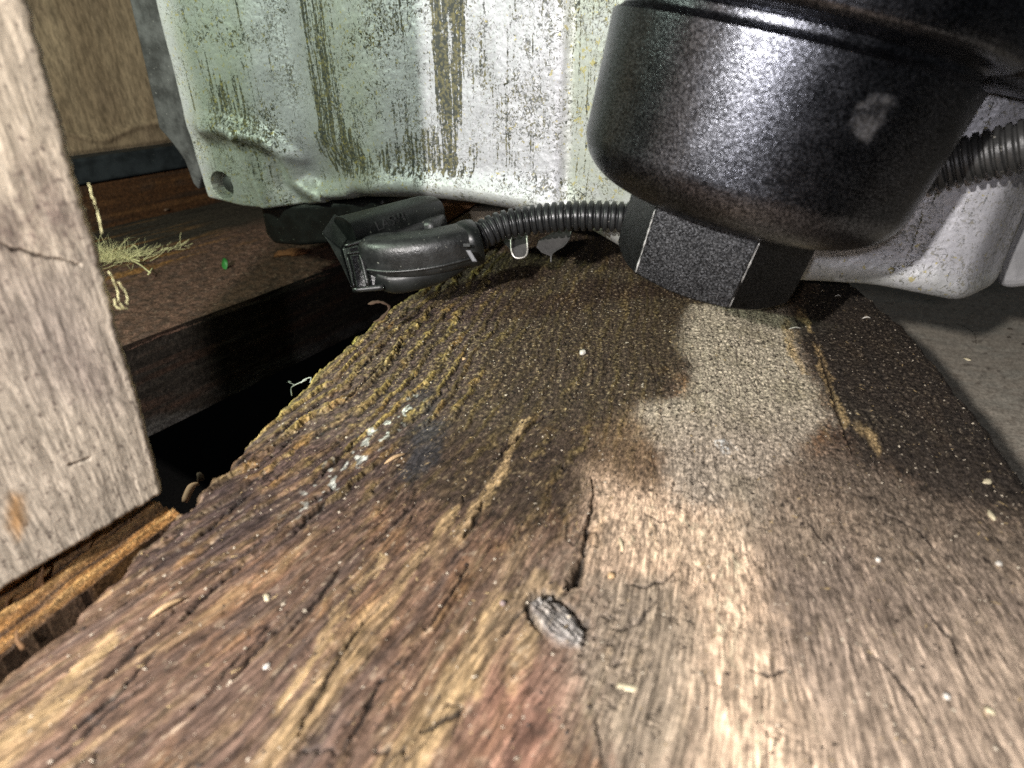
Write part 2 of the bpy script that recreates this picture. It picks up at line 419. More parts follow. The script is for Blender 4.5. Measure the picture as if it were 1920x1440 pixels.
C = mixc(C, (.15, .115, .085), dr3 * .0)
# the dry pale tongue in the middle
dry = stain([(1295, 575), (1475, 560), (1490, 640), (1520, 700), (1560, 790), (1510, 830), (1450, 880), (1430, 960), (1405, 1050), (1300, 1030), (1235, 930), (1240, 850), (1190, 815), (1195, 765), (1280, 745), (1305, 690), (1270, 650)], .0034)
C = mixc(C, (.54, .455, .355), dry * .95); C = mixc(C, (.34, .285, .205), dry * ss(0, .5, med) * .6)
tan = stain([(1115, 880), (1235, 915), (1300, 960), (1390, 960), (1420, 1060), (1440, 1180), (1470, 1260), (1510, 1350), (1580, 1520), (1270, 1560), (1300, 1380), (1310, 1260), (1290, 1180), (1260, 1090), (1170, 1085), (1095, 1100), (1100, 980)], .006)
C = mixc(C, (.88, .65, .45), tan * .92); C = mixc(C, (.62, .49, .35), tan * ss(-.1, .45, med) * .6)
mid = stain([(1100, 1090), (1260, 1080), (1310, 1180), (1320, 1290), (1290, 1440), (1060, 1420), (1050, 1280), (1100, 1180)], .004)
C = mixc(C, (.40, .33, .24), mid * .7)
mid2 = stain([(1110, 800), (1190, 770), (1240, 850), (1235, 920), (1150, 905), (1105, 885)], .004)
C = mixc(C, (.28, .19, .11), mid2 * .65)
red = stain([(900, 1310), (980, 1210), (1060, 1210), (1080, 1300), (1060, 1520), (850, 1520)], .004)
C = mixc(C, (.42, .22, .15), red * .5)
low = stain([(1560, 1180), (1800, 1150), (2200, 1300), (2200, 1650), (1500, 1650), (1480, 1380)], .012)
C = mixc(C, (.62, .48, .36), low * .6)
# ochre streaks of bare wood
och = 0
for pts, w0, w1 in (([(700, 1560), (770, 1410), (860, 1290), (950, 1150), (1010, 1090)], .0040, .0022),
                    ([(420, 1560), (520, 1400), (640, 1265), (740, 1110), (800, 1040), (850, 955)], .0030, .0012),
                    ([(-60, 1470), (40, 1380), (140, 1280), (215, 1190)], .0035, .0012),
                    ([(960, 1260), (1010, 1160), (1040, 1110)], .0020, .0018),
                    ([(860, 1010), (920, 920), (985, 780)], .0016, .0008),
                    ([(520, 1330), (640, 1150), (720, 1040)], .0010, .0006),
                    ([(1530, 645), (1555, 720), (1580, 790)], .0014, .0012),
                    ([(1500, 580), (1520, 620)], .0018, .001),
                    ([(1475, 600), (1485, 660), (1510, 700)], .0013, .0014),
                    ([(1620, 800), (1650, 850)], .0022, .0012)):
    och = np.maximum(och, streak(pts, w0, w1))
och = och * (.55 + .45 * ss(-.3, .3, grn))
C = mixc(C, (.54, .38, .19), och * .8)
# crests and crust of the ridged part
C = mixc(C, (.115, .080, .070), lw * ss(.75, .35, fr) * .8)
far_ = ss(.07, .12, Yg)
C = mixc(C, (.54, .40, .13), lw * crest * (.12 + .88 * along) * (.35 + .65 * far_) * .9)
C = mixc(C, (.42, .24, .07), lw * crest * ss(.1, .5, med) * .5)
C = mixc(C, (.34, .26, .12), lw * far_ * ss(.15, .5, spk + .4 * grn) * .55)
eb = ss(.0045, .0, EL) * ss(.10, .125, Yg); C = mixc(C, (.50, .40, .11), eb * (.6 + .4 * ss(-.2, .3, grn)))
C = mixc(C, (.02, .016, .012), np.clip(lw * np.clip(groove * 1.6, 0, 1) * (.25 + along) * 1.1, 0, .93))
crust = np.maximum(stain([(270, 1010), (400, 900), (470, 900), (560, 960), (480, 1010), (380, 1050), (250, 1090)], .004), stain([(600, 900), (700, 840), (760, 900), (700, 970), (620, 1000)], .004) * .7)
C = mixc(C, (.055, .040, .038), crust * .65 * ss(-.6, .2, grn + .5 * spk))
ora = np.maximum(stain([(380, 1190), (480, 1060), (560, 1040), (520, 1130), (440, 1230)], .006), stain([(640, 1150), (720, 1080), (760, 1120), (700, 1230)], .005) * .6)
C = mixc(C, (.38, .19, .085), ora * .5 * ss(-.2, .4, grn + .4 * spk))
# bluish damp patches
blue = np.maximum(stain([(735, 900), (760, 830), (800, 780), (835, 790), (825, 850), (790, 890)], .002), .7 * stain([(740, 745), (800, 720), (835, 750), (800, 785)], .003))
C = mixc(C, (.045, .047, .052), blue * .8)
# white mould freckles
md = streak([(615, 905), (660, 855), (720, 800), (775, 755)], .0038, .0028, .6) + .6 * streak([(560, 960), (620, 900)], .003, .003, .6)
C = mixc(C, (.62, .64, .56), np.clip(md, 0, 1) * ss(.30, .42, fbm(Xg * 420, Yg * 360, 171, 2)) * .95)
mw = stain([(1338, 828), (1368, 822), (1372, 850), (1350, 852)], .0006); C = mixc(C, (.7, .7, .66), mw * ss(-.1, .1, spk) * .9)
# pale fibres everywhere
C *= (1 + (.30 + .3 * ss(.07, .15, Yg)) * np.clip(spk * 1.3, -1, 1))[..., None]
C = mixc(C, (.50, .41, .29), ss(.34, .55, spk) * .5 * ss(-.5, .3, med)); C = mixc(C, (.02, .016, .014), ss(-.25, -.5, spk + .5 * g2) * (.3 + .5 * ss(.06, .14, Yg)))

# --- cracks: cut into the wood, dirt settles in them
def crack(pix, wd, depth, wob=.0006):
    global H, C
    xx = Xg + wob * fbm(Xg * 420, Yg * 380, 181, 3); yy = Yg + wob * fbm(Xg * 420, Yg * 380, 191, 3)
    d, t_ = line_d(to_plank(pix), xx, yy); w_ = wd * (.35 + .65 * np.sin(np.pi * np.clip(t_, .05, .95)))
    m = np.exp(-(d / w_) ** 2); H = H - depth * m; C = mixc(C, (.02, .015, .012), np.clip(m * 1.2, 0, .92))
for a in ((([(1112, 895), (1110, 950), (1100, 1000), (1090, 1060), (1075, 1095), (1062, 1115)]), .00042, .0012),
          ([(1092, 1050), (1078, 1085), (1070, 1100)], .0011, .003),
          ([(1062, 1112), (1035, 1128), (1010, 1140), (1000, 1160)], .0004, .0010),
          ([(1170, 1095), (1210, 1098), (1250, 1085), (1270, 1070)], .00025, .0006),
          ([(540, 1010), (575, 970), (620, 930)], .0005, .0012), ([(870, 1010), (890, 980), (905, 940)], .0006, .0012),
          ([(560, 1380), (600, 1300), (650, 1210), (700, 1150)], .0004, .0009), ([(440, 1270), (490, 1210), (520, 1180)], .0004, .0009),
          ([(340, 1160), (400, 1100), (450, 1060)], .0005, .0012), ([(200, 1270), (290, 1180), (330, 1140)], .0004, .0010),
          ([(590, 900), (640, 850), (690, 800)], .0004, .001), ([(930, 860), (1000, 790), (1040, 770)], .0005, .0010),
          ([(940, 1200), (975, 1150), (1005, 1125)], .0003, .0007), ([(790, 1375), (840, 1350), (870, 1330)], .0005, .0006),
          ([(1530, 640), (1550, 700), (1570, 770), (1600, 850)], .0005, .0009), ([(1300, 740), (1340, 735), (1370, 745)], .00025, .0006),
          ([(1640, 1230), (1700, 1290), (1740, 1350)], .0003, .0007), ([(1500, 960), (1540, 1010), (1570, 1050)], .0002, .0004),
          ([(700, 1020), (760, 960), (790, 930)], .0003, .0009), ([(380, 1000), (440, 950), (470, 925)], .0004, .001),
          ([(470, 885), (520, 845), (570, 800)], .0004, .001), ([(640, 760), (700, 700), (760, 640)], .0004, .001), ([(120, 1390), (230, 1290), (290, 1220)], .0004, .0009), ([(640, 1420), (690, 1330), (730, 1260)], .0003, .0008),
          ([(540, 1190), (600, 1120), (640, 1060)], .0004, .0009), ([(800, 1190), (850, 1110), (880, 1060)], .00035, .0008), ([(1120, 1330), (1125, 1390), (1122, 1440)], .0002, .0006),
          ([(1720, 1120), (1780, 1190), (1800, 1230)], .0003, .0006), ([(1400, 1250), (1440, 1262), (1480, 1255)], .00025, .0005), ([(1660, 960), (1720, 990), (1760, 1030)], .0003, .0006),
          ([(1205, 960), (1235, 975), (1260, 972)], .00022, .0005), ([(1150, 1180), (1200, 1165), (1230, 1120)], .0003, .0007),
          ([(90, 1440), (200, 1330), (260, 1290)], .0004, .001), ([(360, 1330), (450, 1230), (520, 1160)], .00035, .0009)):
    crack(*a)
# short checks across the dry tongue
ck = np.abs(fbm(Xg * 210, Yg * 330, 201, 3, .6)); ckm = ss(.045, .012, ck) * ss(.05, .35, fbm(Xg * 100, Yg * 120, 211, 3)) * np.clip(dry + tan * .6 + mid * .5 + rightz * .35, 0, 1)
H -= .0004 * ckm; C = mixc(C, (.035, .026, .02), ckm * .85)
ck2 = np.abs(fbm(s * 190, Yg * 45, 221, 3)); ckm2 = ss(.03, .008, ck2) * ss(.1, .4, fbm(Xg * 60, Yg * 40, 231, 3)) * (1 - rightz)
H -= .0005 * ckm2; C = mixc(C, (.03, .022, .018), ckm2 * .8)

# --- the knot: a cocked grey lens of hard wood with chewed edges
kx = (Xg - KN[0]); ky = (Yg - KN[1]); ang = .9
ku = (kx * math.cos(ang) + ky * math.sin(ang)) / .0034; kv = (-kx * math.sin(ang) + ky * math.cos(ang)) / .0056
kr = np.hypot(ku, kv) + .30 * fbm(Xg * 330, Yg * 330, 241, 4, .6)
KM = ss(1.08, .92, kr); H += KM * (.0009 - .0010 * ku + .0009 * fbm(ku * 3.1 + kv * .3, kv * .9, 243, 4, .6)) ; rim = np.exp(-((kr - 1.12) / .13) ** 2) * ss(-.9, .3, ky / .004 - .3 * ku)
H -= .0014 * rim; kf = fbm(ku * 4 + kv * .4, kv * .8, 242, 4, .6); C = mixc(C, (.42, .40, .37), KM * .85); C = mixc(C, (.13, .11, .10), KM * ss(.0, .45, kf) * .85); C = mixc(C, (.50, .36, .22), KM * ss(-.1, -.5, kf) * ss(-.2, .8, kv) * .7); C = mixc(C, (.02, .018, .016), np.clip(rim * 1.1, 0, .95))
chew = ss(.0125, .004, np.hypot(Xg - KN[0] - .0072, Yg - KN[1] + .001)) * (1 - KM); cn = fbm((Xg + Yg) * 240, (Yg - Xg) * 520, 251, 4, .65)
H -= .0011 * chew * ss(-.1, .8, cn); C = mixc(C, (.09, .075, .065), chew * ss(-.1, .6, cn) * .7); C = mixc(C, (.45, .36, .26), chew * ss(-.2, -.5, cn) * .7)
swirl = ss(.022, .006, np.hypot(Xg - KN[0] - .003, Yg - KN[1] - .004)); C = mixc(C, (.26, .21, .16), swirl * (1 - KM) * .35)

TH = .021
top = np.stack([Xg, Yg, H], -1)
def sidecols(j, sgn):
    cols = []
    for k in range(1, NS + 1):
        q = k / NS; n_ = .0009 * fbm(ys * 150, ys * 0 + q * 9 + 40 * sgn, 261, 3)
        cols.append(np.stack([top[:, j, 0] + sgn * (.0006 * math.sin(q * 3) + n_ * math.sin(min(1, q * 2) * math.pi / 2)) , ys, top[:, j, 2] - TH * q], -1))
    return cols
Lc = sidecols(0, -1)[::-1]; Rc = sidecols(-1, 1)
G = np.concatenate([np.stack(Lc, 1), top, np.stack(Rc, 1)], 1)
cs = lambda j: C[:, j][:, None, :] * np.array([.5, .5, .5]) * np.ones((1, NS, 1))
ky_ = lerp(.06, .60, ss(.05, .19, Yg)); gY = np.cumsum(ky_[:, :1] * np.gradient(ys)[:, None], 0) + 0 * Xg
gc3 = np.stack([s, gY, H * .6], -1)
gcf = np.concatenate([np.repeat(gc3[:, :1], NS, 1) - np.linspace(TH, TH / NS, NS)[None, :, None] * np.array([1, 0, 0]), gc3, np.repeat(gc3[:, -1:], NS, 1) + np.linspace(TH / NS, TH, NS)[None, :, None] * np.array([1, 0, 0])], 1)
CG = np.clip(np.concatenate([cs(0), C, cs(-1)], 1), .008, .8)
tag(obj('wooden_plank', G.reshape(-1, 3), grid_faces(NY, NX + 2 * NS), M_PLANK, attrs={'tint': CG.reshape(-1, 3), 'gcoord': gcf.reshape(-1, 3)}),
    'wide dirty weathered plank with ochre ridges and a pale dry tongue, below the filter housing', 'wooden plank')
def plank_z(x, y):
    i = int(np.clip(np.searchsorted(ys, y), 0, NY - 1)); j = int(np.clip((x - xl[i]) / (xr[i] - xl[i]) * (NX - 1), 0, NX - 1))
    return H[i, j]

# ================================================================== splintered board beside the plank, lower left
def board_grid(name, c00, c10, c01, nu, nv, colf, hf, mt, thick, parent=None):
    """board whose top is c00 + u*(c10-c00) + v*(c01-c00); hf lifts it along its normal"""
    c00, c10, c01 = map(np.asarray, (c00, c10, c01)); a = c10 - c00; b = c01 - c00
    n = np.cross(a, b); n /= np.linalg.norm(n); la, lb = np.linalg.norm(a), np.linalg.norm(b)
    U, V_ = np.meshgrid(np.linspace(0, 1, nu), np.linspace(0, 1, nv))
    h, du = hf(U * la, V_ * lb, la, lb); c = colf(U * la, V_ * lb, la, lb)
    P = c00 + (U[..., None] + du[..., None] / la) * a + V_[..., None] * b + h[..., None] * n
    # skirts
    P2 = np.pad(P, ((1, 1), (1, 1), (0, 0)), mode='edge'); c2 = np.pad(c, ((1, 1), (1, 1), (0, 0)), mode='edge')
    m = np.zeros(P2.shape[:2], bool); m[0] = m[-1] = True; m[:, 0] = m[:, -1] = True
    P2[m] -= thick * n
    o = obj(name, P2.reshape(-1, 3), grid_faces(nv + 2, nu + 2), mt, parent, attrs={'tint': np.clip(c2, .006, .85).reshape(-1, 3)}, sharp=50)
    return o
def col_(base, *lay):
    c = np.zeros(lay[0][1].shape + (3,)); c[:] = base
    for colr, m in lay: c = mixc(c, colr, m)
    return c
zs = -.006
s0 = PZ(-260, 1440, zs); s1 = PZ(338, 962, zs); s_d = (s1 - s0) / np.linalg.norm(s1 - s0)
s2 = s0 + np.array([-s_d[1], s_d[0], 0]) * .019 + np.array([0, 0, .002])
def splh(u, v, la, lb):
    q = v + .0012 * fbm(u * 60, v * 300, 301, 3); r = np.abs(((q / .0042) % 1) - .5) * 2
    return (.0011 * (1 - r) ** .7 * (.4 + ss(-.4, .3, fbm(u * 50, v * 200, 305, 3))) + .0011 * fbm(u * 70, v * 900, 302, 5, .65) - .0006), 0 * u
def splc(u, v, la, lb):
    q = v + .0012 * fbm(u * 60, v * 300, 301, 3); r = np.abs(((q / .0042) % 1) - .5) * 2
    return col_((.33, .17, .055), ((.50, .30, .11), ss(.5, .1, r) * .9), ((.05, .03, .02), ss(.62, .95, r) * .92),
                ((.09, .055, .03), ss(-.1, .45, fbm(u * 30, v * 150, 303, 4)) * .75))
sp_ = board_grid('splintered_board', s0, s1, s2, 300, 150, splc, splh, M_SPLINT, .018)
tag(sp_, 'orange splintered board edge in the gap between the pale post and the plank', 'board')
spl = []
for (px, py, dx, dy, ln, r0) in ((70, 1100, 10, -45, .0055, .0007), (80, 1100, -2, -30, .004, .0005), (45, 1215, -12, -38, .006, .0006),
                                 (165, 1028, 6, -18, .0024, .0003), (242, 978, 0, -14, .002, .0003), (12, 1140, 8, -28, .003, .0004)):
    a_ = PZ(px, py, zs + .001); b_ = PD(px + dx, py + dy, np.dot(a_ - CAM, FWD)); m_ = (a_ + b_) / 2 + rng.randn(3) * .0003
    P = smooth_path([a_, m_, b_], 7); spl.append(tube(P, np.linspace(r0, r0 * .15, 7), 5, (0, 1, 0.1)))
V, Fc = join(spl)
o = obj('splinter', V, Fc, plain('splinter_wood', (.20, .11, .05), .8), sp_)

# ================================================================== pale post, left
zb = .001
b0 = PZ(313, 925, zb); b1 = PZ(-10, 1118, zb)
nrm = np.cross(b1 - b0, [0, 0, 1.0]); nrm /= np.linalg.norm(nrm)
if np.dot(nrm, CAM - b0) < 0: nrm = -nrm
hdir = (b1 - b0) / np.linalg.norm(b1 - b0)
tr = PP(62, 0, b0, nrm); tr = tr + (tr - b0) * .8
NU, NV = 420, 640
U, V_ = np.meshgrid(np.linspace(0, 1, NU), np.linspace(0, 1, NV))
W = .085
edge = b0 + V_[..., None] * (tr - b0)
zz = V_ * np.linalg.norm(tr - b0); uu = U * W
ej = (.0005 * fbm(zz[:, :1] * 420, zz[:, :1] * 0 + 1, 311, 4, .7) + .0007 * fbm(zz[:, :1] * 35, zz[:, :1] * 0, 312, 3)) * (1 - U) ** 6
bj = (.0006 * fbm(uu * 300, uu * 0, 313, 4)) * (1 - V_) ** 10
hh = .00003 * fbm(uu * 1300, zz * 900, 314, 3, .6) + .00010 * fbm(uu * 620, zz * 26, 315, 4, .6) + .0005 * fbm(uu * 30, zz * 20, 316, 3)
hh -= .0016 * np.clip(1 - uu / .0016, 0, 1) ** 2 + .001 * np.clip(1 - zz / .0015, 0, 1) ** 2
P = edge + (uu + ej)[..., None] * hdir + hh[..., None] * nrm; P[..., 2] += bj
pm = fbm(uu * 45, zz * 28, 321, 4); pg = fbm(uu * 520, zz * 18, 322, 5, .6); ps = fbm(uu * 800, zz * 600, 323, 3, .7)
stz = ss(.022, .04, zz) * ss(.085, .055, zz)
post_uv = lambda x, y: (float(np.dot(PP(x, y, b0, nrm) - b0 - (tr - b0) * (PP(x, y, b0, nrm)[2] - b0[2]) / (tr[2] - b0[2]), hdir)), float((PP(x, y, b0, nrm)[2] - b0[2]) / (tr[2] - b0[2]) * np.linalg.norm(tr - b0)))
cc = col_((.60, .51, .385), ((.70, .60, .46), ss(-.2, .4, pg) * .6), ((.50, .44, .36), ss(-.2, .3, fbm(uu * 25, zz * 12, 324, 3)) * .6),
          ((.25, .19, .165), ss(-.05, .5, pm) * np.clip(stz * .9 + .25 * ss(.05, .09, zz), 0, 1) * .8), ((.12, .09, .075), ss(.30, .55, ps + .4 * pm * stz) * .75),
          ((.62, .55, .45), ss(.42, .6, -ps) * .6), ((.48, .26, .09), ss(.0012, -.0012, poly_sd([post_uv(*q) for q in ((22, 925), (42, 930), (48, 975), (34, 1012), (14, 985))], uu + .0012 * pm, zz + .001 * pm)) * .8),
          ((.20, .145, .125), ss(.004, -.004, poly_sd([post_uv(*q) for q in ((-40, 200), (50, 250), (100, 370), (150, 470), (145, 570), (60, 500), (-40, 440))], uu + .005 * pm, zz + .004 * pm)) * ss(-.35, .3, pm + .3 * ps) * .8),
          ((.33, .27, .24), ss(.006, -.006, poly_sd([post_uv(*q) for q in ((20, 500), (150, 520), (210, 640), (200, 760), (90, 740), (30, 640))], uu + .004 * pm, zz + .004 * pm)) * .5),
          ((.30, .17, .10), ss(.06, .075, uu) * ss(.05, .02, zz) * .7), ((.48, .40, .17), ss(.0022, .0004, uu) * ss(-.3, .2, pg) * .5))
for q in (([(.004, .052), (.011, .056), (.017, .060), (.022, .061)], .00022), ([(.012, .0165), (.015, .0172)], .0003)):
    d, t_ = line_d(q[0], uu + .0004 * fbm(uu * 400, zz * 400, 326, 3), zz + .0007 * fbm(uu * 300, zz * 300, 325, 3)); m_ = np.exp(-(d / q[1]) ** 2)
    P -= (.0006 * m_)[..., None] * nrm; cc = mixc(cc, (.10, .07, .05), np.clip(m_ * ss(-.5, .2, fbm(uu * 300, zz * 300, 327, 3)), 0, .8))
P2 = np.pad(P, ((1, 1), (1, 1), (0, 0)), mode='edge'); c2 = np.pad(cc, ((1, 1), (1, 1), (0, 0)), mode='edge')
m = np.zeros(P2.shape[:2], bool); m[0] = m[-1] = True; m[:, 0] = m[:, -1] = True; P2[m] -= .03 * nrm
tag(obj('wooden_post', P2.reshape(-1, 3), grid_faces(NV + 2, NU + 2), M_POST, attrs={'tint': np.clip(c2, .01, .85).reshape(-1, 3)}, sharp=60),
    'pale rough sawn upright wooden post standing at the left edge', 'wooden post')

# ================================================================== lower beams, left
zB = -.028
q0 = PZ(120, 690, zB); q1 = PZ(900, 400, zB); back = PZ(170, 432, zB)
ax = (q1 - q0); ax /= np.linalg.norm(ax)
pr = np.array([-ax[1], ax[0], 0]); wB = np.dot(back - q0, pr)
q0e = q0 - ax * .05; LB = .42
def bh(u, v, la, lb):
    return (.0005 * fbm(u * 40, v * 260, 331, 4) + .0008 * ss(.0, .4, np.abs(fbm(u * 130, v * 170, 332, 4))) * ss(.62, .5, v / lb) - .0022 * np.clip(1 - v / .002, 0, 1) ** 2
            - .002 * np.clip(1 - (lb - v) / .002, 0, 1) ** 2), 0 * u
def bc(u, v, la, lb):
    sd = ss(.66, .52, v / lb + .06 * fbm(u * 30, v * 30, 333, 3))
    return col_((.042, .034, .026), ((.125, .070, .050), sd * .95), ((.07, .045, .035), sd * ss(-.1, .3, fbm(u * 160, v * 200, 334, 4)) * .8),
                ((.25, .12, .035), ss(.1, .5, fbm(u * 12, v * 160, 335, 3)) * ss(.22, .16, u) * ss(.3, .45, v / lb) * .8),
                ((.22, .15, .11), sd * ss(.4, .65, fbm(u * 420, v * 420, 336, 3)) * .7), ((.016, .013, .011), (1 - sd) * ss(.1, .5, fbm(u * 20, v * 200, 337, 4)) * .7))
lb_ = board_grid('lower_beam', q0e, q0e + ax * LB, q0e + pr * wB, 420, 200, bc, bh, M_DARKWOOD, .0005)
def sh_(u, v, la, lb): return .0005 * fbm(u * 25, v * 200, 341, 4), 0 * u
def sc_(u, v, la, lb):
    return col_((.030, .024, .019), ((.055, .03, .02), ss(.0, .5, fbm(u * 14, v * 160, 342, 4)) * .8), ((.085, .08, .075), ss(.3, .05, v / lb) * ss(-.3, .3, fbm(u * 40, v * 120, 343, 3)) * .7))
dn = np.array([0, 0, -.046])
fl = board_grid('front_face', q0e + dn, q0e + ax * LB + dn, q0e, 300, 90, sc_, sh_, M_DARKWOOD, .0005, lb_)
tag(lb_, 'dark low beam with brown crumbly top under the stained metal cover', 'wooden beam')
V, Fc = box8(q0e + dn + pr * .004 + np.array([0, 0, .001]), ax * LB, pr * (wB - .006), np.array([0, 0, .0425]))
ob = obj('core', V, Fc, M_DARKWOOD, lb_, smooth=False, attrs={'tint': np.full((8, 3), .02)})

# orange beam behind it, black pipe strip, brown board
zO = -.028
o0 = q0e + pr * (wB + .010) + np.array([0, 0, -.02])
def oc(u, v, la, lb):
    g = fbm(u * 5, v * 190, 351, 3)
    return col_((.065, .028, .011), ((.12, .055, .02), ss(0, .5, g) * .8), ((.035, .02, .012), ss(-.1, -.5, g) * .85), ((.05, .03, .02), ss(.2, .6, fbm(u * 40, v * 60, 352, 3)) * .6))
ob2 = board_grid('orange_beam', o0, o0 + ax * LB, o0 + np.array([0, 0, .047]), 240, 120, oc, lambda u, v, a, b: (.0004 * fbm(u * 10, v * 260, 353, 3), 0 * u), M_DARKWOOD, -.0005)
V, Fc = box8(o0 + pr * .002, ax * LB, pr * .03, np.array([0, 0, .0455]))
obj('core', V, Fc, M_DARKWOOD, ob2, smooth=False, attrs={'tint': np.full((8, 3), .05)})
tag(ob2, 'reddish orange striped beam below the blue black strip behind the post', 'wooden beam')
p0 = o0 + np.array([0, 0, .0475]) - pr * .0005
V, Fc = box8(p0, ax * LB, pr * .03, np.array([0, 0, .017]))
o = obj('black_strip', V, Fc, plain('blue_black_rubber', (.016, .020, .023), .6, .4, 0, 700, .4, .3, .0003, .5, (.1, .1, .1)), smooth=False)
bevel(o, .002, 3); tag(o, 'blue black rubber strip lying between the brown board and the orange beam', 'rubber strip')
r0 = p0 + pr * .014 + np.array([0, 0, .0145])
def rc(u, v, la, lb):
    return col_((.25, .18, .115), ((.31, .23, .15), ss(-.2, .4, fbm(u * 60, v * 6, 361, 4)) * .7), ((.21, .15, .10), ss(0, .5, fbm(u * 25, v * 20, 362, 4)) * .7),
                ((.45, .35, .24), ss(.0045, .001, v + .0015 * fbm(u * 60, v * 60, 363, 3)) * .7))
def rh(u, v, la, lb):
    return (.0012 * fbm(u * 30, v * 18, 364, 3) + .0022 * np.exp(-((v - .016 - .006 * fbm(u * 18, v * 5, 365, 2)) / .003) ** 2) * ss(.10, .16, u) + .0018 * ss(.115, .118, u + .02 * v) - .0035 * ss(.006, 0, v)), 0 * u
rb = board_grid('brown_board', r0, r0 + ax * LB, r0 + np.array([0, 0, .19]), 260, 220, rc, rh, M_SHEET, .004)
tag(rb, 'brown creased hardboard sheet standing behind the post at upper left', 'board')

# ================================================================== stained metal cover
# its face runs from the far left to nearer right
A0 = PY(385, 385, .262); A1 = PY(1830, 560, .212)
fd = A1 - A0; fd[2] = 0; fd /= np.linalg.norm(fd); fn = np.array([fd[1], -fd[0], 0])      # fn points to the camera
prof_px = [(287, 0), (330, .0015), (440, .003), (560, .002), (580, .0012), (700, .010), (800, .013), (1000, .0145), (1050, .0145), (1062, .012), (1180, .022), (1300, .028), (1500, .030), (1700, .029), (1850, .030), (1905, .029), (1960, .018)]
pux, pdv = np.array(prof_px, float).T
pu = np.array([np.dot(PP(x, 300, A0 + fn * v, fn) - A0, fd) for x, v in prof_px])
def face_uv(px, py):                        # where a line of sight meets the relief of the face
    D_ = np.interp(px, pux, pdv)
    for _ in range(4):
        p = PP(px, py, A0 + fn * D_, fn); u_ = np.dot(p - A0, fd); D_ = np.interp(u_, pu, pdv)
    return u_, p[2]
def FU(pts): return [face_uv(x, y) for x, y in pts]
bot = FU([(385, 372), (440, 388), (490, 392), (560, 388), (640, 378), (700, 372), (790, 374), (870, 382), (960, 398), (1060, 415), (1190, 490), (1300, 520), (1510, 533), (1640, 541), (1740, 560), (1830, 566), (1870, 562)])
bu, bz = np.array(bot).T
lft = FU([(287, 0), (335, 190), (352, 270), (385, 372)]); lu, lz = np.array(lft).T; o_ = np.argsort(lz); lu, lz = lu[o_], lz[o_]
UR = face_uv(1916, 500)[0]; ZT = face_uv(700, -60)[1] + .02
NU, NV = 700, 420
us = np.linspace(0, 1, NU); vs_ = np.linspace(0, 1, NV)
Ug0 = lerp(lu.min(), UR, us)
zb_ = np.interp(Ug0, bu, bz)
kk = 5; zb_ = np.convolve(np.pad(zb_, 6, 'edge'), np.ones(13) / 13, 'valid')
Zg = zb_[None, :] + (ZT - zb_)[None, :] * vs_[:, None] ** 1.15
lft_u = np.interp(Zg[:, 0], lz, lu); lft_u = np.where(Zg[:, 0] > lz[-1], lu[-1] + (Zg[:, 0] - lz[-1]) * (lu[-1] - lu[0]) / (lz[-1] - lz[0]), lft_u)
Ug = lerp(np.repeat(lft_u[:, None], NU, 1), UR, us[None, :] )
# outline corrections: relief towards the camera (metres)
D = np.interp(Ug, pu, pdv)
ker = np.exp(-np.linspace(-2, 2, 17) ** 2); ker /= ker.sum()
D = np.apply_along_axis(lambda r: np.convolve(np.pad(r, 8, 'edge'), ker, 'valid'), 1, D)
above = Zg - zb_[None, :]
px_u = lambda x, y: face_uv(x, y)
# lower left relief fades to a flat pad with the bolt hole
pad = ss(px_u(560, 380)[0], px_u(470, 380)[0], Ug) * ss(px_u(420, 225)[1], px_u(420, 300)[1], Zg)
D = D * (1 - .55 * pad)
low_ = ss(px_u(700, 300)[0], px_u(640, 300)[0], Ug) * ss(px_u(600, 250)[1], px_u(600, 350)[1], Zg)
D = D - .006 * low_ * (1 - pad)
for pts, wd, am in (([(385, 240), (430, 243), (500, 265), (535, 300), (548, 345), (590, 372), (640, 372)], .0046, .0050),
                    ([(448, 260), (468, 320), (485, 360), (498, 400)], .0026, .0030), ([(520, 270), (560, 300)], .003, .002),
                    ([(650, 350), (760, 348), (900, 362), (1060, 385)], .006, .0035), ([(1400, 545), (1650, 540), (1850, 550)], .007, .002)):
    d, t_ = line_d(FU(pts), Ug, Zg); D = D + am * np.exp(-(d / wd) ** 2)
d, t_ = line_d(FU([(505, 300), (515, 350), (545, 385)]), Ug, Zg); D = D - .0035 * np.exp(-(d / .0035) ** 2)
kb = np.exp(-np.linspace(-2, 2, 13) ** 2); kb /= kb.sum()
for ax_ in (0, 1): D = np.apply_along_axis(lambda q: np.convolve(np.pad(q, 6, 'edge'), kb, 'valid'), ax_, D)
D += .0005 * fbm(Ug * 40, Zg * 30, 401, 3) + .00012 * fbm(Ug * 500, Zg * 500, 402, 3)
# recessed bolt hole
hc = face_uv(412, 349); hr = np.hypot(Ug - hc[0], Zg - hc[1]); D -= .006 * ss(.0068, .0060, hr)
# rounded bottom roll, thin lip at the left
rr = .007; ur = px_u(600, 380)[0]
roll = np.where(Ug < ur, .0015, rr); k_ = np.clip(1 - above / roll, 0, 1)
D = D - roll * (1 - np.sqrt(np.clip(1 - k_ ** 2, 0, 1)))
kl = np.clip(1 - (Ug - lft_u[:, None]) / .0025, 0, 1); D -= .0025 * (1 - np.sqrt(1 - kl ** 2))
kr_ = np.clip(1 - (UR - Ug) / .016, 0, 1); D -= .016 * (1 - np.sqrt(np.clip(1 - kr_ ** 2, 0, 1)))
P = A0[None, None, :] * np.array([1, 1, 0]) + Ug[..., None] * fd + D[..., None] * fn; P[..., 2] = Zg
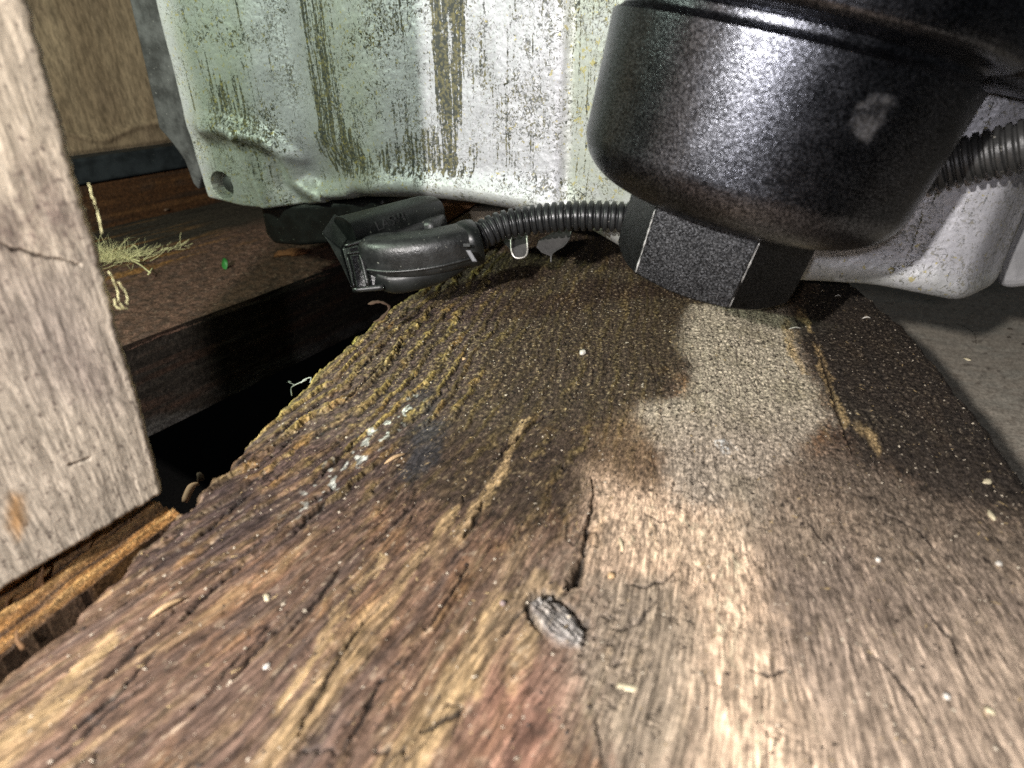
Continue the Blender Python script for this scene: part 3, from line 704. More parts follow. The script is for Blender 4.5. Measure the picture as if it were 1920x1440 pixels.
# masks
def regp(pts, soft=.003):
    wob = .004 * fbm(Ug * 60, Zg * 40, 411, 4); wz = .006 * fbm(Ug * 300, Zg * 8, 412, 3)
    return ss(soft, -soft, poly_sd(FU(pts), Ug + wob * .4, Zg + wob + wz))
stk = .55 * regp([(395, 205), (430, 120), (480, 200), (520, 300), (440, 270), (400, 250)]) + .25 * regp([(330, -80), (380, -80), (420, 160), (390, 240)])
stk = np.maximum(stk, .70 * regp([(540, -80), (600, -80), (650, 250), (700, 330), (620, 340), (590, 200)]))
stk = np.maximum(stk, .72 * regp([(580, 230), (660, 250), (720, 330), (740, 348), (640, 345), (595, 300)]))
stk = np.maximum(stk, .62 * regp([(690, 270), (760, 250), (900, 270), (900, 345), (740, 348)]))
stk = np.maximum(stk, .85 * regp([(800, -80), (875, -80), (872, 130), (860, 340), (825, 330), (812, 150)]))
stk = np.maximum(stk, .40 * regp([(1010, -80), (1050, -80), (1056, 380), (1040, 380), (1030, 150)], .002))
stk = np.maximum(stk, .35 * regp([(1060, -80), (1110, -80), (1100, 380), (1060, 380)]))
stk = np.maximum(stk, (.24 + .34 * fbm(Ug * 110, Zg * 9, 421, 3))) * ss(.004, .012, above)
alg_light = np.clip(regp([(280, -80), (460, -80), (470, 200), (560, 330), (650, 400), (380, 400)], .01) + .9 * regp([(570, -80), (700, -80), (720, 400), (600, 400)], .01) + regp([(1058, -80), (1300, -80), (1300, 560), (1058, 500)], .003)
              + .6 * ss(.012, .004, above), 0, 1)  # green from the left lamp tinted onto facets that face it, algae below
spc = .35 + .5 * ss(-.2, .4, fbm(Ug * 30, Zg * 30, 431, 3)) + 0 * Ug
spc = spc * (.45 + .55 * ss(px_u(1500, 300)[0], px_u(1100, 300)[0], Ug)) + .30
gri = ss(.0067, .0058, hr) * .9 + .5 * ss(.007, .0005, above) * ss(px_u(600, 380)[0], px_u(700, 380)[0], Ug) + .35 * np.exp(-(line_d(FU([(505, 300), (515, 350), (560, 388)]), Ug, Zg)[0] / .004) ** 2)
gri = np.clip(gri * (.6 + .5 * fbm(Ug * 80, Zg * 80, 441, 3)), 0, 1)  # shade painted into the bolt hole, the bottom lip and the crease
# body behind the face: fold every border back
depth = .05
P2 = np.pad(P, ((1, 1), (1, 1), (0, 0)), mode='edge'); mk = np.zeros(P2.shape[:2], bool); mk[0] = mk[-1] = True; mk[:, 0] = mk[:, -1] = True
P2[mk] -= np.where(True, depth, 0) * fn; 
# the left border is only a thin lip
P2[:, 0] = np.pad(P[:, 0], ((1, 1), (0, 0)), mode='edge') - .003 * fn
pe = lambda a: np.pad(a, 1, mode='edge').ravel()
cover = empty('metal_cover', (A0[0] + fd[0] * .12, A0[1] + fd[1] * .12, 0))
tag(cover, 'stained pale metal engine cover with a round bolt hole, hanging over the plank', 'metal cover')
obj('cover_panel', P2.reshape(-1, 3), grid_faces(NV + 2, NU + 2), M_COVER, cover, attrs={'streak': pe(stk), 'greenlit_algae': pe(alg_light), 'speck': pe(spc), 'recess_shade': pe(gri)}, sharp=50)
# bolt inside the hole
def lathe(prof, c, axis, ns=48, side=None):
    axis = np.asarray(axis, float); axis /= np.linalg.norm(axis)
    side = np.cross(axis, [0, 0, 1.0]) if side is None else np.asarray(side, float); side -= axis * np.dot(side, axis); side /= np.linalg.norm(side)
    s2 = np.cross(axis, side); a = np.linspace(0, 2 * np.pi, ns, endpoint=False); prof = np.asarray(prof, float)
    V = c + prof[:, 1][:, None, None] * axis + prof[:, 0][:, None, None] * (np.cos(a)[None, :, None] * side + np.sin(a)[None, :, None] * s2)
    Fc = grid_faces(len(prof), ns, True).tolist(); return V.reshape(-1, 3), Fc
hp = A0 * np.array([1, 1, 0]) + hc[0] * fd + np.array([0, 0, hc[1]])
V, Fc = lathe([(0, .0026), (.0022, .0025), (.0036, .0019), (.0042, .0006), (.0043, -.001)], hp - fn * .0045 + fd * .0004, fn, 24)
obj('bolt_head', V, Fc, M_SIDE, cover)
# the grimy flange plate behind the left border
pl_n = fn; pl0 = A0 - fn * .010
pts = [PP(x, y, pl0, pl_n) for x, y in ((205, -120), (242, 0), (268, 110), (290, 205), (297, 240), (322, 268), (345, 300), (362, 345), (372, 356), (385, 300), (420, 300), (420, -120))]
V, Fc = prism(pts, -fn * .006); o = obj('side_flange', V, Fc, M_SIDE, cover, smooth=False); bevel(o, .0010, 2)
# black box under the left end
bx = [PP(x, y, A0 - fn * .004, fn) for x, y in ((486, 385), (497, 440), (512, 458), (560, 462), (640, 455), (720, 440), (720, 372), (560, 385))]
V, Fc = prism(bx, -fn * .035); o = obj('black_housing', V, Fc, M_PLASTIC, cover, smooth=False); bevel(o, .0022, 4)
# rolled edge just behind at far right
rp = PY(1900, 300, .235); V, Fc = prism([PY(x, y, .232) for x, y in ((1860, 120), (1990, 120), (1990, 535), (1880, 548))], np.array([0, .05, 0]))
o = obj('rear_panel', V, Fc, plain('rear_aluminium', (.45, .45, .46), .5, .5, .3, 500, .15, .5, .0003, .5, (.05, .05, .04)), cover, smooth=False); bevel(o, .004, 4)
# underside filler keeps light out from behind
V, Fc = box8(A0 * np.array([1, 1, 0]) + fd * .03 - fn * .012 + np.array([0, 0, .042]), fd * .30, -fn * .05, np.array([0, 0, .15]))
obj('block', V, Fc, M_SIDE, cover, smooth=False)

# small steel tabs under the cover
def strip_tab(name, pix, depth, wid, label, mt=M_STEEL, nrm_=None, thick=.0007):
    P = smooth_path([PD(x, y, depth) for x, y in pix], 24)
    T, S, U_ = frames(P, FWDH)
    back = FWDH * wid
    V = []; 
    for p, s_ in zip(P, S):
        V += [p, p + s_ * thick, p + s_ * thick + back, p + back]
    V = np.array(V); Fc = []
    for i in range(len(P) - 1):
        for k in range(4): a = i * 4 + k; b = i * 4 + (k + 1) % 4; Fc.append([a, b, b + 4, a + 4])
    Fc += [[3, 2, 1, 0], [len(V) - 4, len(V) - 3, len(V) - 2, len(V) - 1]]
    return obj(name, V, Fc, mt, smooth=False)
ut = empty('steel_loop', PD(972, 480, .215))
Ppx = [(958, 446), (959, 470), (964, 481), (972, 484), (984, 481), (989, 470), (988, 442)]
V, Fc = tube(smooth_path([PD(x, y, .215) for x, y in Ppx], 28), .00042, 8, tuple(FWDH)); obj('bright_rim', V, Fc, M_STEELEDGE, ut)
V, Fc = prism([PD(x, y, .2155) for x, y in ((940, 440), (945, 455), (958, 470), (963, 480), (972, 483), (984, 480), (988, 470), (990, 425), (950, 425))], FWDH * .002); obj('plate', V, Fc, M_STEEL, ut, smooth=False)
tag(ut, 'small U shaped steel loop with a bright rim hanging under the corrugated conduit', 'metal bracket')
hk = empty('steel_hook', PD(1035, 480, .215))
outl = smooth_path([PD(x, y, .215) for x, y in ((1072, 430), (1068, 445), (1058, 460), (1042, 470), (1034, 478), (1033, 492))], 20)
V, Fc = tube(outl, .00035, 8, tuple(FWDH)); obj('bright_rim', V, Fc, plain('worn_steel_rim', (.13, .13, .125), .4, .6, .6), hk)
V, Fc = prism([PD(x, y, .2155) for x, y in ((1070, 430), (1067, 445), (1057, 459), (1041, 469), (1031, 480), (1016, 474), (1006, 464), (1010, 452), (1040, 436), (1050, 425))], FWDH * .0015); obj('plate', V, Fc, M_STEEL, hk, smooth=False)
tag(hk, 'dull curved steel hook tongue hanging right of the steel loop', 'metal hook')

# ================================================================== wiring connector with its elbow boot and conduit
dC = .197
con = empty('wiring_connector', PD(700, 540, dC))
tag(con, 'black plastic wiring connector with elbow boot and corrugated conduit under the metal cover', 'wiring connector')
def P3(pix, d): return [PD(x, y, d) for x, y in pix]
# connector head: a slab seen from its upper front corner
def loft4(front, off):                      # front polygon, pushed back along off
    return prism(front, off)
bk = PD(680, 388, dC + .018) - PD(640, 455, dC)    # receding direction (up the picture)
V, Fc = prism(P3(((602, 436), (640, 467), (655, 520), (661, 545), (640, 500), (618, 460)), dC), bk * .55)
o = obj('connector_shell', V, Fc, M_PLASTIC, con, smooth=False); bevel(o, .0006, 3)
V, Fc = prism(P3(((640, 466), (700, 452), (712, 470), (730, 545), (700, 548), (660, 546), (648, 510)), dC + .0005), bk * .75)
o = obj('connector_face', V, Fc, M_PLASTIC2, con, smooth=False); bevel(o, .0007, 3)
# cylinder hump on top with raised characters
hp0 = PD(648, 438, dC + .004); hp1 = PD(815, 392, dC + .024)
hump = smooth_path([hp0, hp0 + (hp1 - hp0) * .04, hp0 + (hp1 - hp0) * .5, hp1], 14)
V, Fc = tube(hump, [.0068] + [.0076] * 12 + [.0065], 40, (0, 0, 1), (.72, .8)); humpV, humpF = V, Fc; o = obj('latch_hump', V, Fc, M_PLASTIC, con, sharp=50)
# collar ribs between face and boot
for (x0, y0, x1, y1, dd, r) in ((646, 462, 700, 446, -.0012, .0007), (650, 476, 690, 470, -.001, .0006), (690, 470, 706, 446, -.0012, .0007), (652, 480, 664, 540, -.0012, .0007), (676, 478, 690, 535, -.0012, .0008), (694, 478, 702, 500, -.001, .0006), (662, 544, 720, 538, -.001, .0010)):
    V, Fc = tube(smooth_path([PD(x0, y0, dC + dd), PD((x0 + x1) / 2 + 1, (y0 + y1) / 2, dC + dd), PD(x1, y1, dC + dd)], 8), r, 8, tuple(FWDH)); obj('rib', V, Fc, M_PLASTIC2, con)
# elbow boot
bp = smooth_path([PD(775, 432, dC + .012), PD(722, 462, dC + .007), PD(735, 478, dC + .000), PD(800, 474, dC - .001), PD(862, 462, dC + .0005), PD(886, 454, dC + .002)], 60)
bp = smooth_path([PD(708, 474, dC + .006), PD(716, 478, dC + .0035), PD(745, 480, dC + .001), PD(800, 474, dC), PD(850, 463, dC + .0012), PD(884, 453, dC + .003)], 60)
rb_ = np.interp(np.linspace(0, 1, 60), [0, .02, .06, .14, .5, .9, 1], [.0015, .0046, .0066, .0078, .0078, .0072, .0068])
V, Fc = tube(bp, rb_, 48, (0, 0, 1), (.92, .62)); obj('elbow_boot', V, Fc, M_PLASTIC2, con, sharp=60)
top_ = smooth_path([PD(722, 452, dC + .010), PD(790, 428, dC + .018), PD(830, 424, dC + .016)], 14)
V, Fc = tube(top_, [.004] + [.0062] * 12 + [.004], 28, (0, 0, 1), (.6, .6)); obj('boot_shoulder', V, Fc, M_PLASTIC2, con)
# parting seam ridge
T, S, U_ = frames(bp); 
seam = bp[4:56] + S[4:56] * rb_[4:56, None] * 1.0 - U_[4:56] * rb_[4:56, None] * .36
V, Fc = tube(smooth_path(seam[::6], 40), .00055, 8); obj('seam_ridge', V, Fc, M_PLASTIC2, con)
# lower half shell
lowp = smooth_path([PD(712, 512, dC + .004), PD(745, 524, dC + .003), PD(800, 512, dC + .003), PD(868, 486, dC + .004)], 30)
V, Fc = tube(lowp, np.interp(np.linspace(0, 1, 30), [0, .1, .8, 1], [.003, .0055, .0055, .004]), 24, (0, 0, 1), (.75, .7)); obj('lower_shell', V, Fc, M_PLASTIC, con)
V, Fc = tube(smooth_path([PD(728, 534, dC + .002), PD(757, 541, dC + .002), PD(796, 528, dC + .002)], 14), .0016, 10, (0, 0, 1), (.7, .6)); obj('lower_rim', V, Fc, M_PLASTIC2, con)
# end collar with clip
V, Fc = tube(smooth_path([PD(866, 460, dC + .0015), PD(886, 455, dC + .003), PD(897, 452, dC + .0035)], 9), [.0070, .0078, .0080, .0080, .0080, .0078, .0078, .0076, .0060], 36, (0, 0, 1), (.95, .8)); obj('end_collar', V, Fc, M_PLASTIC, con, sharp=40)
ca = PD(873, 470, dC - .0078); cb = PD(886, 492, dC - .0070)
V, Fc = box8(ca, (cb - ca), RIGHT * .0017, -FWD * .0012); o = obj('clip', V, Fc, plain('worn_grey_plastic', (.12, .12, .13), .4), con, smooth=False); bevel(o, .0003, 2)
ca = PD(869, 458, dC - .0072); V, Fc = box8(ca, RIGHT * .0022, -UP * .0010, -FWD * .001); o = obj('clip_slot', V, Fc, M_PLASTIC, con, smooth=False)

def corrugated(pix, rad, pitch, name, mt, parent=None, pts=None):
    P = smooth_path(pts if pts is not None else [PD(x, y, d) for x, y, d in pix], 400)
    L = np.concatenate([[0], np.cumsum(np.linalg.norm(np.diff(P, axis=0), axis=1))]); nr = int(L[-1] / pitch); n = nr * 12 + 1
    q = np.linspace(0, L[-1], n); P = np.stack([np.interp(q, L, P[:, k]) for k in range(3)], 1); f = (q / pitch) % 1
    prof = np.where((f > .18) & (f < .82), 1.0, .0); prof = .79 + .21 * np.clip(1.15 - np.abs(f - .5) ** 4 * 60, 0, 1)
    V, Fc = tube(P, rad * prof, 32); return obj(name, V, Fc, mt, parent)
corrugated([(884, 452, dC + .003), (905, 440, dC + .004), (940, 424, dC + .005), (1000, 412, dC + .005), (1060, 406, dC + .003), (1120, 405, dC + .001), (1200, 409, dC - .001), (1235, 412, dC - .002)], .0050, .00245, 'conduit', plain('conduit_plastic', (.018, .019, .020), .36, .55, 0, 900, .3, .4, .0001, .5, (.3, .29, .26)), con)
# raised characters on the hump (worn, short)
cu = bpy.data.curves.new('raised_letters', 'FONT'); cu.body = 'LASV1'; cu.size = .0046; cu.extrude = .0004; cu.align_x = 'CENTER'
tmp = bpy.data.objects.new('raised_letters', cu); COL.objects.link(tmp)
dep = bpy.context.evaluated_depsgraph_get(); me = bpy.data.meshes.new_from_object(tmp.evaluated_get(dep)); bpy.data.objects.remove(tmp)
lt = bpy.data.objects.new('raised_letters', me); me.materials.append(M_PLASTIC2); COL.objects.link(lt)
ex = (PD(765, 408, dC + .008) - PD(700, 436, dC + .003)); ex /= np.linalg.norm(ex)
ez = np.array([0, -.25, 1.0]); ez -= ex * np.dot(ez, ex); ez /= np.linalg.norm(ez); ey = np.cross(ez, ex)
lt.parent = con

from mathutils.bvhtree import BVHTree
bvh = BVHTree.FromPolygons([tuple(v) for v in humpV], humpF)
def on_hump(px, py): return np.array(bvh.ray_cast(Vector(CAM), Vector(ray(px, py)).normalized())[0])
ca_, cb_, cc_ = on_hump(702, 438), on_hump(770, 412), on_hump(730, 412)
ex = cb_ - ca_; ex /= np.linalg.norm(ex); ez = np.cross(ex, cc_ - ca_); ez /= np.linalg.norm(ez); ez = ez if np.dot(ez, CAM - ca_) > 0 else -ez; ey = np.cross(ez, ex)
c_ = (ca_ + cb_) / 2 + ez * .0001 + ey * .0004
Mx = Matrix([[ex[0], ey[0], ez[0], 0], [ex[1], ey[1], ez[1], 0], [ex[2], ey[2], ez[2], 0], [0, 0, 0, 1]])
lt.rotation_euler = Mx.to_euler(); lt.location = Vector(c_) - Vector(con.location)

# right-hand conduit behind the filter housing
rc_ = corrugated(None, .0058, .0021, 'corrugated_conduit', plain('conduit_plastic_gritty', (.035, .035, .034), .42, .55, 0, 900, .3, .5, .0002, .9, (.4, .38, .33)),
                 pts=[PP(x, y, A0 + fn * (.030 + o_), fn) for x, y, o_ in ((1640, 350, .009), (1730, 325, .010), (1790, 306, .0105), (1850, 289, .012), (1920, 270, .014), (2100, 220, .018))])
tag(rc_, 'black ribbed conduit against the pale metal at the right edge behind the filter housing', 'conduit')

# ================================================================== oil filter housing
hd = np.array([RIGHT[0], RIGHT[1], 0]); tl = math.radians(12)
AX = math.cos(tl) * np.array([0, 0, 1.0]) + math.sin(tl) * RIGHT
AX = AX - .02 * FWDH; AX /= np.linalg.norm(AX)
C0 = PY(1358, 388, .158)                      # centre of the bottom of the cup
R = .0385
fil = empty('filter_housing', C0)
tag(fil, 'textured black oil filter housing with a hexagonal nut at its bottom end', 'filter housing')
prof = [(.0, -.0006)]
for a in np.linspace(0, 90, 22):
    t_ = math.radians(a); prof.append((R - .013 + .013 * math.sin(t_), .011 - .011 * math.cos(t_)))
for z_ in np.linspace(.014, .0345, 20): prof.append((R + (z_ - .012) * .045, z_))
RT = prof[-1][0]
prof += [(RT, .0351), (RT - .0012, .0358), (RT - .0019, .0364), (RT - .002, .0378), (RT - .001, .0386), (RT + .0018, .0392), (RT + .0034, .0402), (RT + .0038, .042), (RT + .0038, .060), (RT, .064), (.01, .065)]
FR = FWDH - AX * np.dot(FWDH, AX); SD = RIGHT - AX * np.dot(RIGHT, AX); SD /= np.linalg.norm(SD)
prof = np.array(prof); pz = np.concatenate([[prof[0]]] + [np.stack([np.linspace(prof[i][0], prof[i + 1][0], 4)[1:], np.linspace(prof[i][1], prof[i + 1][1], 4)[1:]], 1) for i in range(len(prof) - 1)])
V, Fc = lathe(pz, C0, AX, 220, SD)
# scuff mark: an ellipse on the skin at the right front
sc0 = PY(1632, 225, .12)
rel = V - C0; hgt = rel @ AX; azi = np.arctan2(rel @ SD, -(rel @ (FR / np.linalg.norm(FR))))
dvec = ray(1632, 225); dvec = dvec / np.linalg.norm(dvec)
def hit(px, py):                            # where a line of sight meets the cup
    d = ray(px, py); d = d / np.linalg.norm(d); o_ = CAM - C0
    dp = d - AX * np.dot(d, AX); op = o_ - AX * np.dot(o_, AX); a = dp @ dp; b = 2 * dp @ op; c = op @ op - (R + .001) ** 2
    t_ = (-b - math.sqrt(max(0, b * b - 4 * a * c))) / (2 * a); p = o_ + d * t_
    return math.atan2(p @ SD, -(p @ (FR / np.linalg.norm(FR)))) * R, p @ AX
sp2 = [hit(x, y) for x, y in ((1608, 195), (1640, 174), (1672, 176), (1683, 186), (1668, 212), (1650, 240), (1625, 272), (1604, 262), (1596, 225))]
xs_ = azi * R + .0010 * fbm(azi * R * 300, hgt * 300, 501, 3); sd_ = poly_sd(sp2, xs_, hgt + .001 * fbm(azi * R * 200, hgt * 200, 502, 3))
scf = ss(.0004, -.0006, sd_) * (.75 + .25 * ss(-.003, 0, sd_))
obj('housing_cup', V, np.array(Fc), M_ENAMEL, fil, attrs={'scuff': scf}, sharp=50)
# filter head casting above, runs off to the right
hc0 = C0 + AX * .0385 + SD * .054 + FR * .012
V, Fc = lathe([(.0, -.001), (.030, 0), (.034, .002), (.036, .006), (.036, .05), (.0, .052)], hc0, AX, 60, SD)
obj('head_casting', V, Fc, M_ENAMEL, fil, attrs={'scuff': np.zeros(len(V))})
# nut
RN = .0243; th0 = [28, 88, 148, 208, 268, 328]; zb2, zt2 = -.0176, .006
cap_c = C0 
def hexpt(t, r=RN): t = math.radians(t); return SD * math.cos(t) * r - FR / np.linalg.norm(FR) * math.sin(t) * r
V = []; m_ = 10
ring = []
for i in range(6):
    a, b = hexpt(th0[i]), hexpt(th0[i] + 60)
    for k in range(m_):
        f = k / m_; ring.append((a + (b - a) * f, .0012 * math.sin(math.pi * f)))
n6 = len(ring)
lv = [(zt2, 1.0, 0), (zb2 + .004, .985, 0), (zb2 + .0005, .972, 1), (zb2, .955, 1), (zb2 - .0003, .80, 1)]
V = np.array([cap_c + p * sc_ + AX * (z_ - dip * k_) for z_, sc_, k_ in lv for p, dip in ring])
Fc = grid_faces(len(lv), n6, True).tolist() + [list(range((len(lv) - 1) * n6, len(lv) * n6))]
nut = obj('hex_nut', V, Fc, M_NUT, fil, sharp=25); nut.modifiers.new('bevel', 'BEVEL'); bm_ = nut.modifiers['bevel']; bm_.width = .0005; bm_.segments = 2; bm_.limit_method = 'ANGLE'; bm_.angle_limit = math.radians(40)
for t_, nm in ((148, 'worn_edge'), (88, 'worn_edge')):
    e0 = C0 + hexpt(t_, RN * .968) + AX * (zb2 + .0006); e1 = C0 + hexpt(t_, RN * .996) + AX * (-.0015 if t_ == 148 else -.0008)
    P_ = smooth_path([e0, e0 * .5 + e1 * .5 + rng.randn(3) * .00004, e1], 16)
    wdt = (.00017 if t_ == 148 else .00010) * (1 + .4 * rng.randn(16)).clip(.4, 1.8)
    V, Fc = tube(P_, wdt, 6, tuple(FWDH)); obj(nm, V, Fc, M_EDGE, fil)

# ================================================================== pale board low on the right, and odd bits of wood
zr = -.10
rgx = np.linspace(.14, .62, 260); rgy = np.linspace(.08, .60, 260)
def pc(u, v, la, lb):
    return col_((.86, .76, .62), ((.88, .80, .67), ss(-.1, .5, fbm(u * 20, v * 60, 601, 4)) * .7), ((.60, .51, .40), ss(.1, .6, fbm(u * 120, v * 240, 602, 4)) * .6), ((.10, .08, .06), ss(.5, .62, fbm(u * 380, v * 500, 603, 3)) * .7))
pb = board_grid('pale_board', (.10, .02, zr), (.85, .02, zr), (.10, .80, zr), 300, 300, pc, lambda u, v, a, b: (.0004 * fbm(u * 60, v * 160, 604, 3), 0 * u), M_PALE, .012)
tag(pb, 'pale beige board lying low to the right of the plank', 'board')
hair = [PZ(x, y, zr + .001) for x, y in ((1795, 607), (1815, 616), (1828, 628), (1830, 645))]
V, Fc = tube(smooth_path(hair, 24), .00018, 5); tag(obj('curved_hair', V, Fc, plain('dark_hair', (.05, .035, .025), .6)), 'thin dark curved hair lying on the pale board', 'hair')
for x, y, a_, l_, w_ in ((1888, 616, .5, .003, 'uppermost'), (1888, 632, .4, .002, 'middle'), (1915, 645, 0, .003, 'lowest')):
    p = PZ(x, y, zr + .0008); V, Fc = tube(smooth_path([p, p + np.array([l_ * .5, -.0004, .0004]), p + np.array([l_, -l_ * a_, 0])], 6), [.0003, .0005, .0005, .0005, .0004, .0002], 6)
    tag(obj('bark_crumb', V, Fc, plain('bark', (.05, .035, .025), .8)), w_ + ' of three tiny dark bark crumbs lying on the pale board', 'debris', 'bark crumbs on the pale board')
# lit wood offcuts glimpsed behind the connector
for pix, yy, colr, nm, lab in ((((795, 400), (840, 380), (895, 380), (822, 428), (806, 410)), .30, (.33, .17, .08), 'wood_offcut', 'reddish brown wood offcut seen through the gap behind the connector'),
                           (((824, 430), (880, 396), (960, 396), (980, 412), (880, 440)), .298, (.50, .42, .32), 'wood_offcut', 'pale wood offcut seen in the gap right of the reddish one')):
    Pp = [PY(x, y, yy) for x, y in pix]; V, Fc = prism(Pp, np.array([0, .02, 0]))
    o = obj(nm, V, Fc, plain('offcut_' + ('red' if colr[0] < .4 else 'pale'), colr, .75, .3, 0, 500, .2), smooth=False); tag(o, lab, 'wood offcut')

# ================================================================== debris
def crumb(r, n=1, sq=(1, 1, 1)):
    import bmesh
    bm = bmesh.new(); bmesh.ops.create_icosphere(bm, subdivisions=n, radius=1)
    V = np.array([v.co[:] for v in bm.verts]); Fc = [[v.index for v in f.verts] for f in bm.faces]; bm.free()
    V = V * (1 + .18 * rng.randn(len(V), 1).clip(-1.5, 1.5)) * np.asarray(sq) * r
    a = rng.rand() * 6.28; Rz = np.array([[math.cos(a), -math.sin(a), 0], [math.sin(a), math.cos(a), 0], [0, 0, 1]])
    return V @ Rz.T, Fc
# fine grit and wood dust: far too many to count
def scatter(name, cnt, mt, sizes, label, cat, seed, flat=.45, long=1.4):
    r = np.random.RandomState(seed); base = np.array([[0, 0, 1], [1, 0, 0], [-.3, 1, 0], [-.8, -.6, 0], [.2, -.9, 0]], float); bf = np.array([[0, 1, 2], [0, 2, 3], [0, 3, 4], [0, 4, 1]])
    Vs = []; Fs = []; k = 0
    while k < cnt:
        y = ys[0] + (ys[-1] - ys[0]) * r.rand() ** .9; f = .01 + .98 * r.rand(); i = int(np.searchsorted(ys, y)); i = min(i, NY - 1); x = xl[i] + f * (xr[i] - xl[i])
        j = min(int(f * (NX - 1)), NX - 1); sz = sizes[0] + (sizes[1] - sizes[0]) * r.rand() ** 3
        a = r.rand() * 6.28; ca_, sa_ = math.cos(a), math.sin(a); b = base * (1 + .3 * r.randn(5, 1)) * np.array([sz * (1 + (long - 1) * r.rand()), sz * .8, sz * flat * 1.6])
        bb = np.stack([b[:, 0] * ca_ - b[:, 1] * sa_, b[:, 0] * sa_ + b[:, 1] * ca_, b[:, 2]], 1) + np.array([x, y, H[i, j] - sz * .1])
        Vs.append(bb); Fs.append(bf + 5 * k); k += 1
    o = obj(name, np.vstack(Vs), np.vstack(Fs), mt, smooth=False); return tag(o, label, cat, kind='stuff')
scatter('pale_grit', 5200, plain('pale_grit', (.60, .52, .40), .45, .6, 0, 3000, .3), (.00010, .00040), 'pale specks of grit scattered over the dirty plank', 'grit', 5)
scatter('dark_grit', 5200, plain('dark_grit', (.05, .038, .03), .6, .4, 0, 3000, .4), (.00012, .00050), 'dark crumbs of dirt scattered over the dirty plank', 'dirt', 6)
scatter('wood_fibres', 2600, plain('wood_fibre', (.45, .33, .17), .6, .4, 0, 3000, .3), (.00010, .00028), 'short ochre wood fibres scattered over the dirty plank', 'wood dust', 8, .4, 5)

def on_plank(px, py):
    p = PZ(px, py); p[2] = plank_z(p[0], p[1]); return p
mw_ = plain('white_grain', (.72, .68, .60), .4, .6, 0, 2000, .15); mt_ = plain('tan_chip', (.58, .40, .22), .6, .4, 0, 1500, .2); ml = plain('cream_seed', (.70, .62, .42), .5, .5, 0, 1500, .15)
things = [(1093, 662, .0011, (1, 1, .8), mw_, 'pellet', 'round grey white pellet on the dark part of the plank', 'pellet'),
          (870, 672, .0008, (1.3, .8, .5), mt_, 'wood_chip', 'small orange chip on the dark plank left of the round pellet', 'wood chip'),
          (1646, 1050, .00055, (1, 1, .9), mw_, 'white_grain', 'tiny bright white grain on the brown right half of the plank', 'grain'),
          (1850, 905, .0009, (1.5, .8, .4), ml, 'seed_husk', 'cream seed husk near the right edge of the plank, upper of two', 'husk'),
          (1858, 967, .0009, (2, .7, .4), ml, 'seed_husk', 'long pale seed husk near the right edge of the plank, lower of two', 'husk'),
          (1820, 660, .0009, (1.2, .9, .4), ml, 'seed_husk', 'tiny pale husk on the black far right part of the plank', 'husk'),
          (500, 1120, .0007, (1.4, .8, .4), ml, 'seed_husk', 'single cream husk on the purple brown left part of the plank', 'husk'),
          (1872, 1058, .0006, (1.2, 1, .5), mw_, 'white_grain', 'white oval grain close to the right picture edge below the husks', 'grain'),
          (1775, 1306, .0006, (1, .9, .6), mw_, 'white_grain', 'white grain at lower right, above the cream one', 'grain'),
          (1855, 1332, .0006, (1.1, .9, .6), ml, 'cream_grain', 'cream grain near the lower right corner of the plank', 'grain'),
          (1180, 1288, .0011, (2.2, .6, .25), ml, 'wood_sliver', 'pale flat sliver lying below the knot', 'wood sliver'),
          (1165, 1019, .0007, (2.6, .6, .4), ml, 'wood_sliver', 'short pale sliver on the tan patch above the knot', 'wood sliver'),
          (1145, 1080, .0007, (1, 1, .6), mt_, 'wood_chip', 'little round tan chip on the tan patch right of the long crack', 'wood chip'),
          (943, 1135, .0006, (1, 1, .7), plain('mauve_grain', (.35, .27, .25), .5), 'grey_grain', 'mauve grey grain on the ochre streak left of the knot', 'grain'),
          (500, 1250, .0005, (1.2, 1, .6), mw_, 'white_grain', 'white grain on the lower left part of the plank among the cracks', 'grain')]
for px, py, r, sq, mt, nm, lab, cat in things:
    p = on_plank(px, py); V, Fc = crumb(r, 2, sq); tag(obj(nm, V + p + np.array([0, 0, r * sq[2] * .6]), Fc, mt), lab, cat)
for k, (px, py, d, L_, lab) in enumerate(((1478, 618, .2, .0045, 'thin pale splinter lying just right of the black nut'), (1615, 600, .1, .003, 'short pale splinter on the black part of the plank'), (1565, 556, 0, .0022, 'tiny white splinter lying beneath the cover on the plank'),
                                         (720, 870, .9, .006, 'cream splinter beside the white mould on the plank'), (280, 1165, 1.0, .006, 'pinkish splinter on the lower left part of the plank'))):
    p = on_plank(px, py); q = p + np.array([L_ * math.cos(d), L_ * math.sin(d), .0004]); P_ = smooth_path([p + [0, 0, .0004], (p + q) / 2 + [0, 0, .0009], q + [0, 0, .0003]], 8)
    V, Fc = tube(P_, np.array([.1, .6, .9, 1, .9, .8, .5, .1]) * .00032 * (1.5 if k > 2 else 1), 6); tag(obj('wood_splinter', V, Fc, mw_ if k < 3 else mt_), lab, 'splinter')
# pink stub and dark bud at the plank's left edge
pe0 = PZ(350, 940); stub = smooth_path([PD(346, 942, .165), PD(352, 926, .166), PD(360, 912, .167), PD(372, 906, .168)], 16)
sb = empty('root_stub', pe0)
V, Fc = tube(stub, np.interp(np.linspace(0, 1, 16), [0, .1, .6, .85, 1], [.0007, .0010, .0011, .0007, .0004]), 10); obj('stem', V, Fc, plain('pink_wood', (.62, .36, .25), .6, .4, 0, 1200, .2), sb)
V, Fc = crumb(.0013, 2, (.8, .8, 1.3)); obj('bud', V + PD(376, 895, .168), Fc, plain('bud_bark', (.11, .07, .05), .8), sb)
tag(sb, 'pinkish root stub with a dark bud at the left edge of the plank', 'root stub')
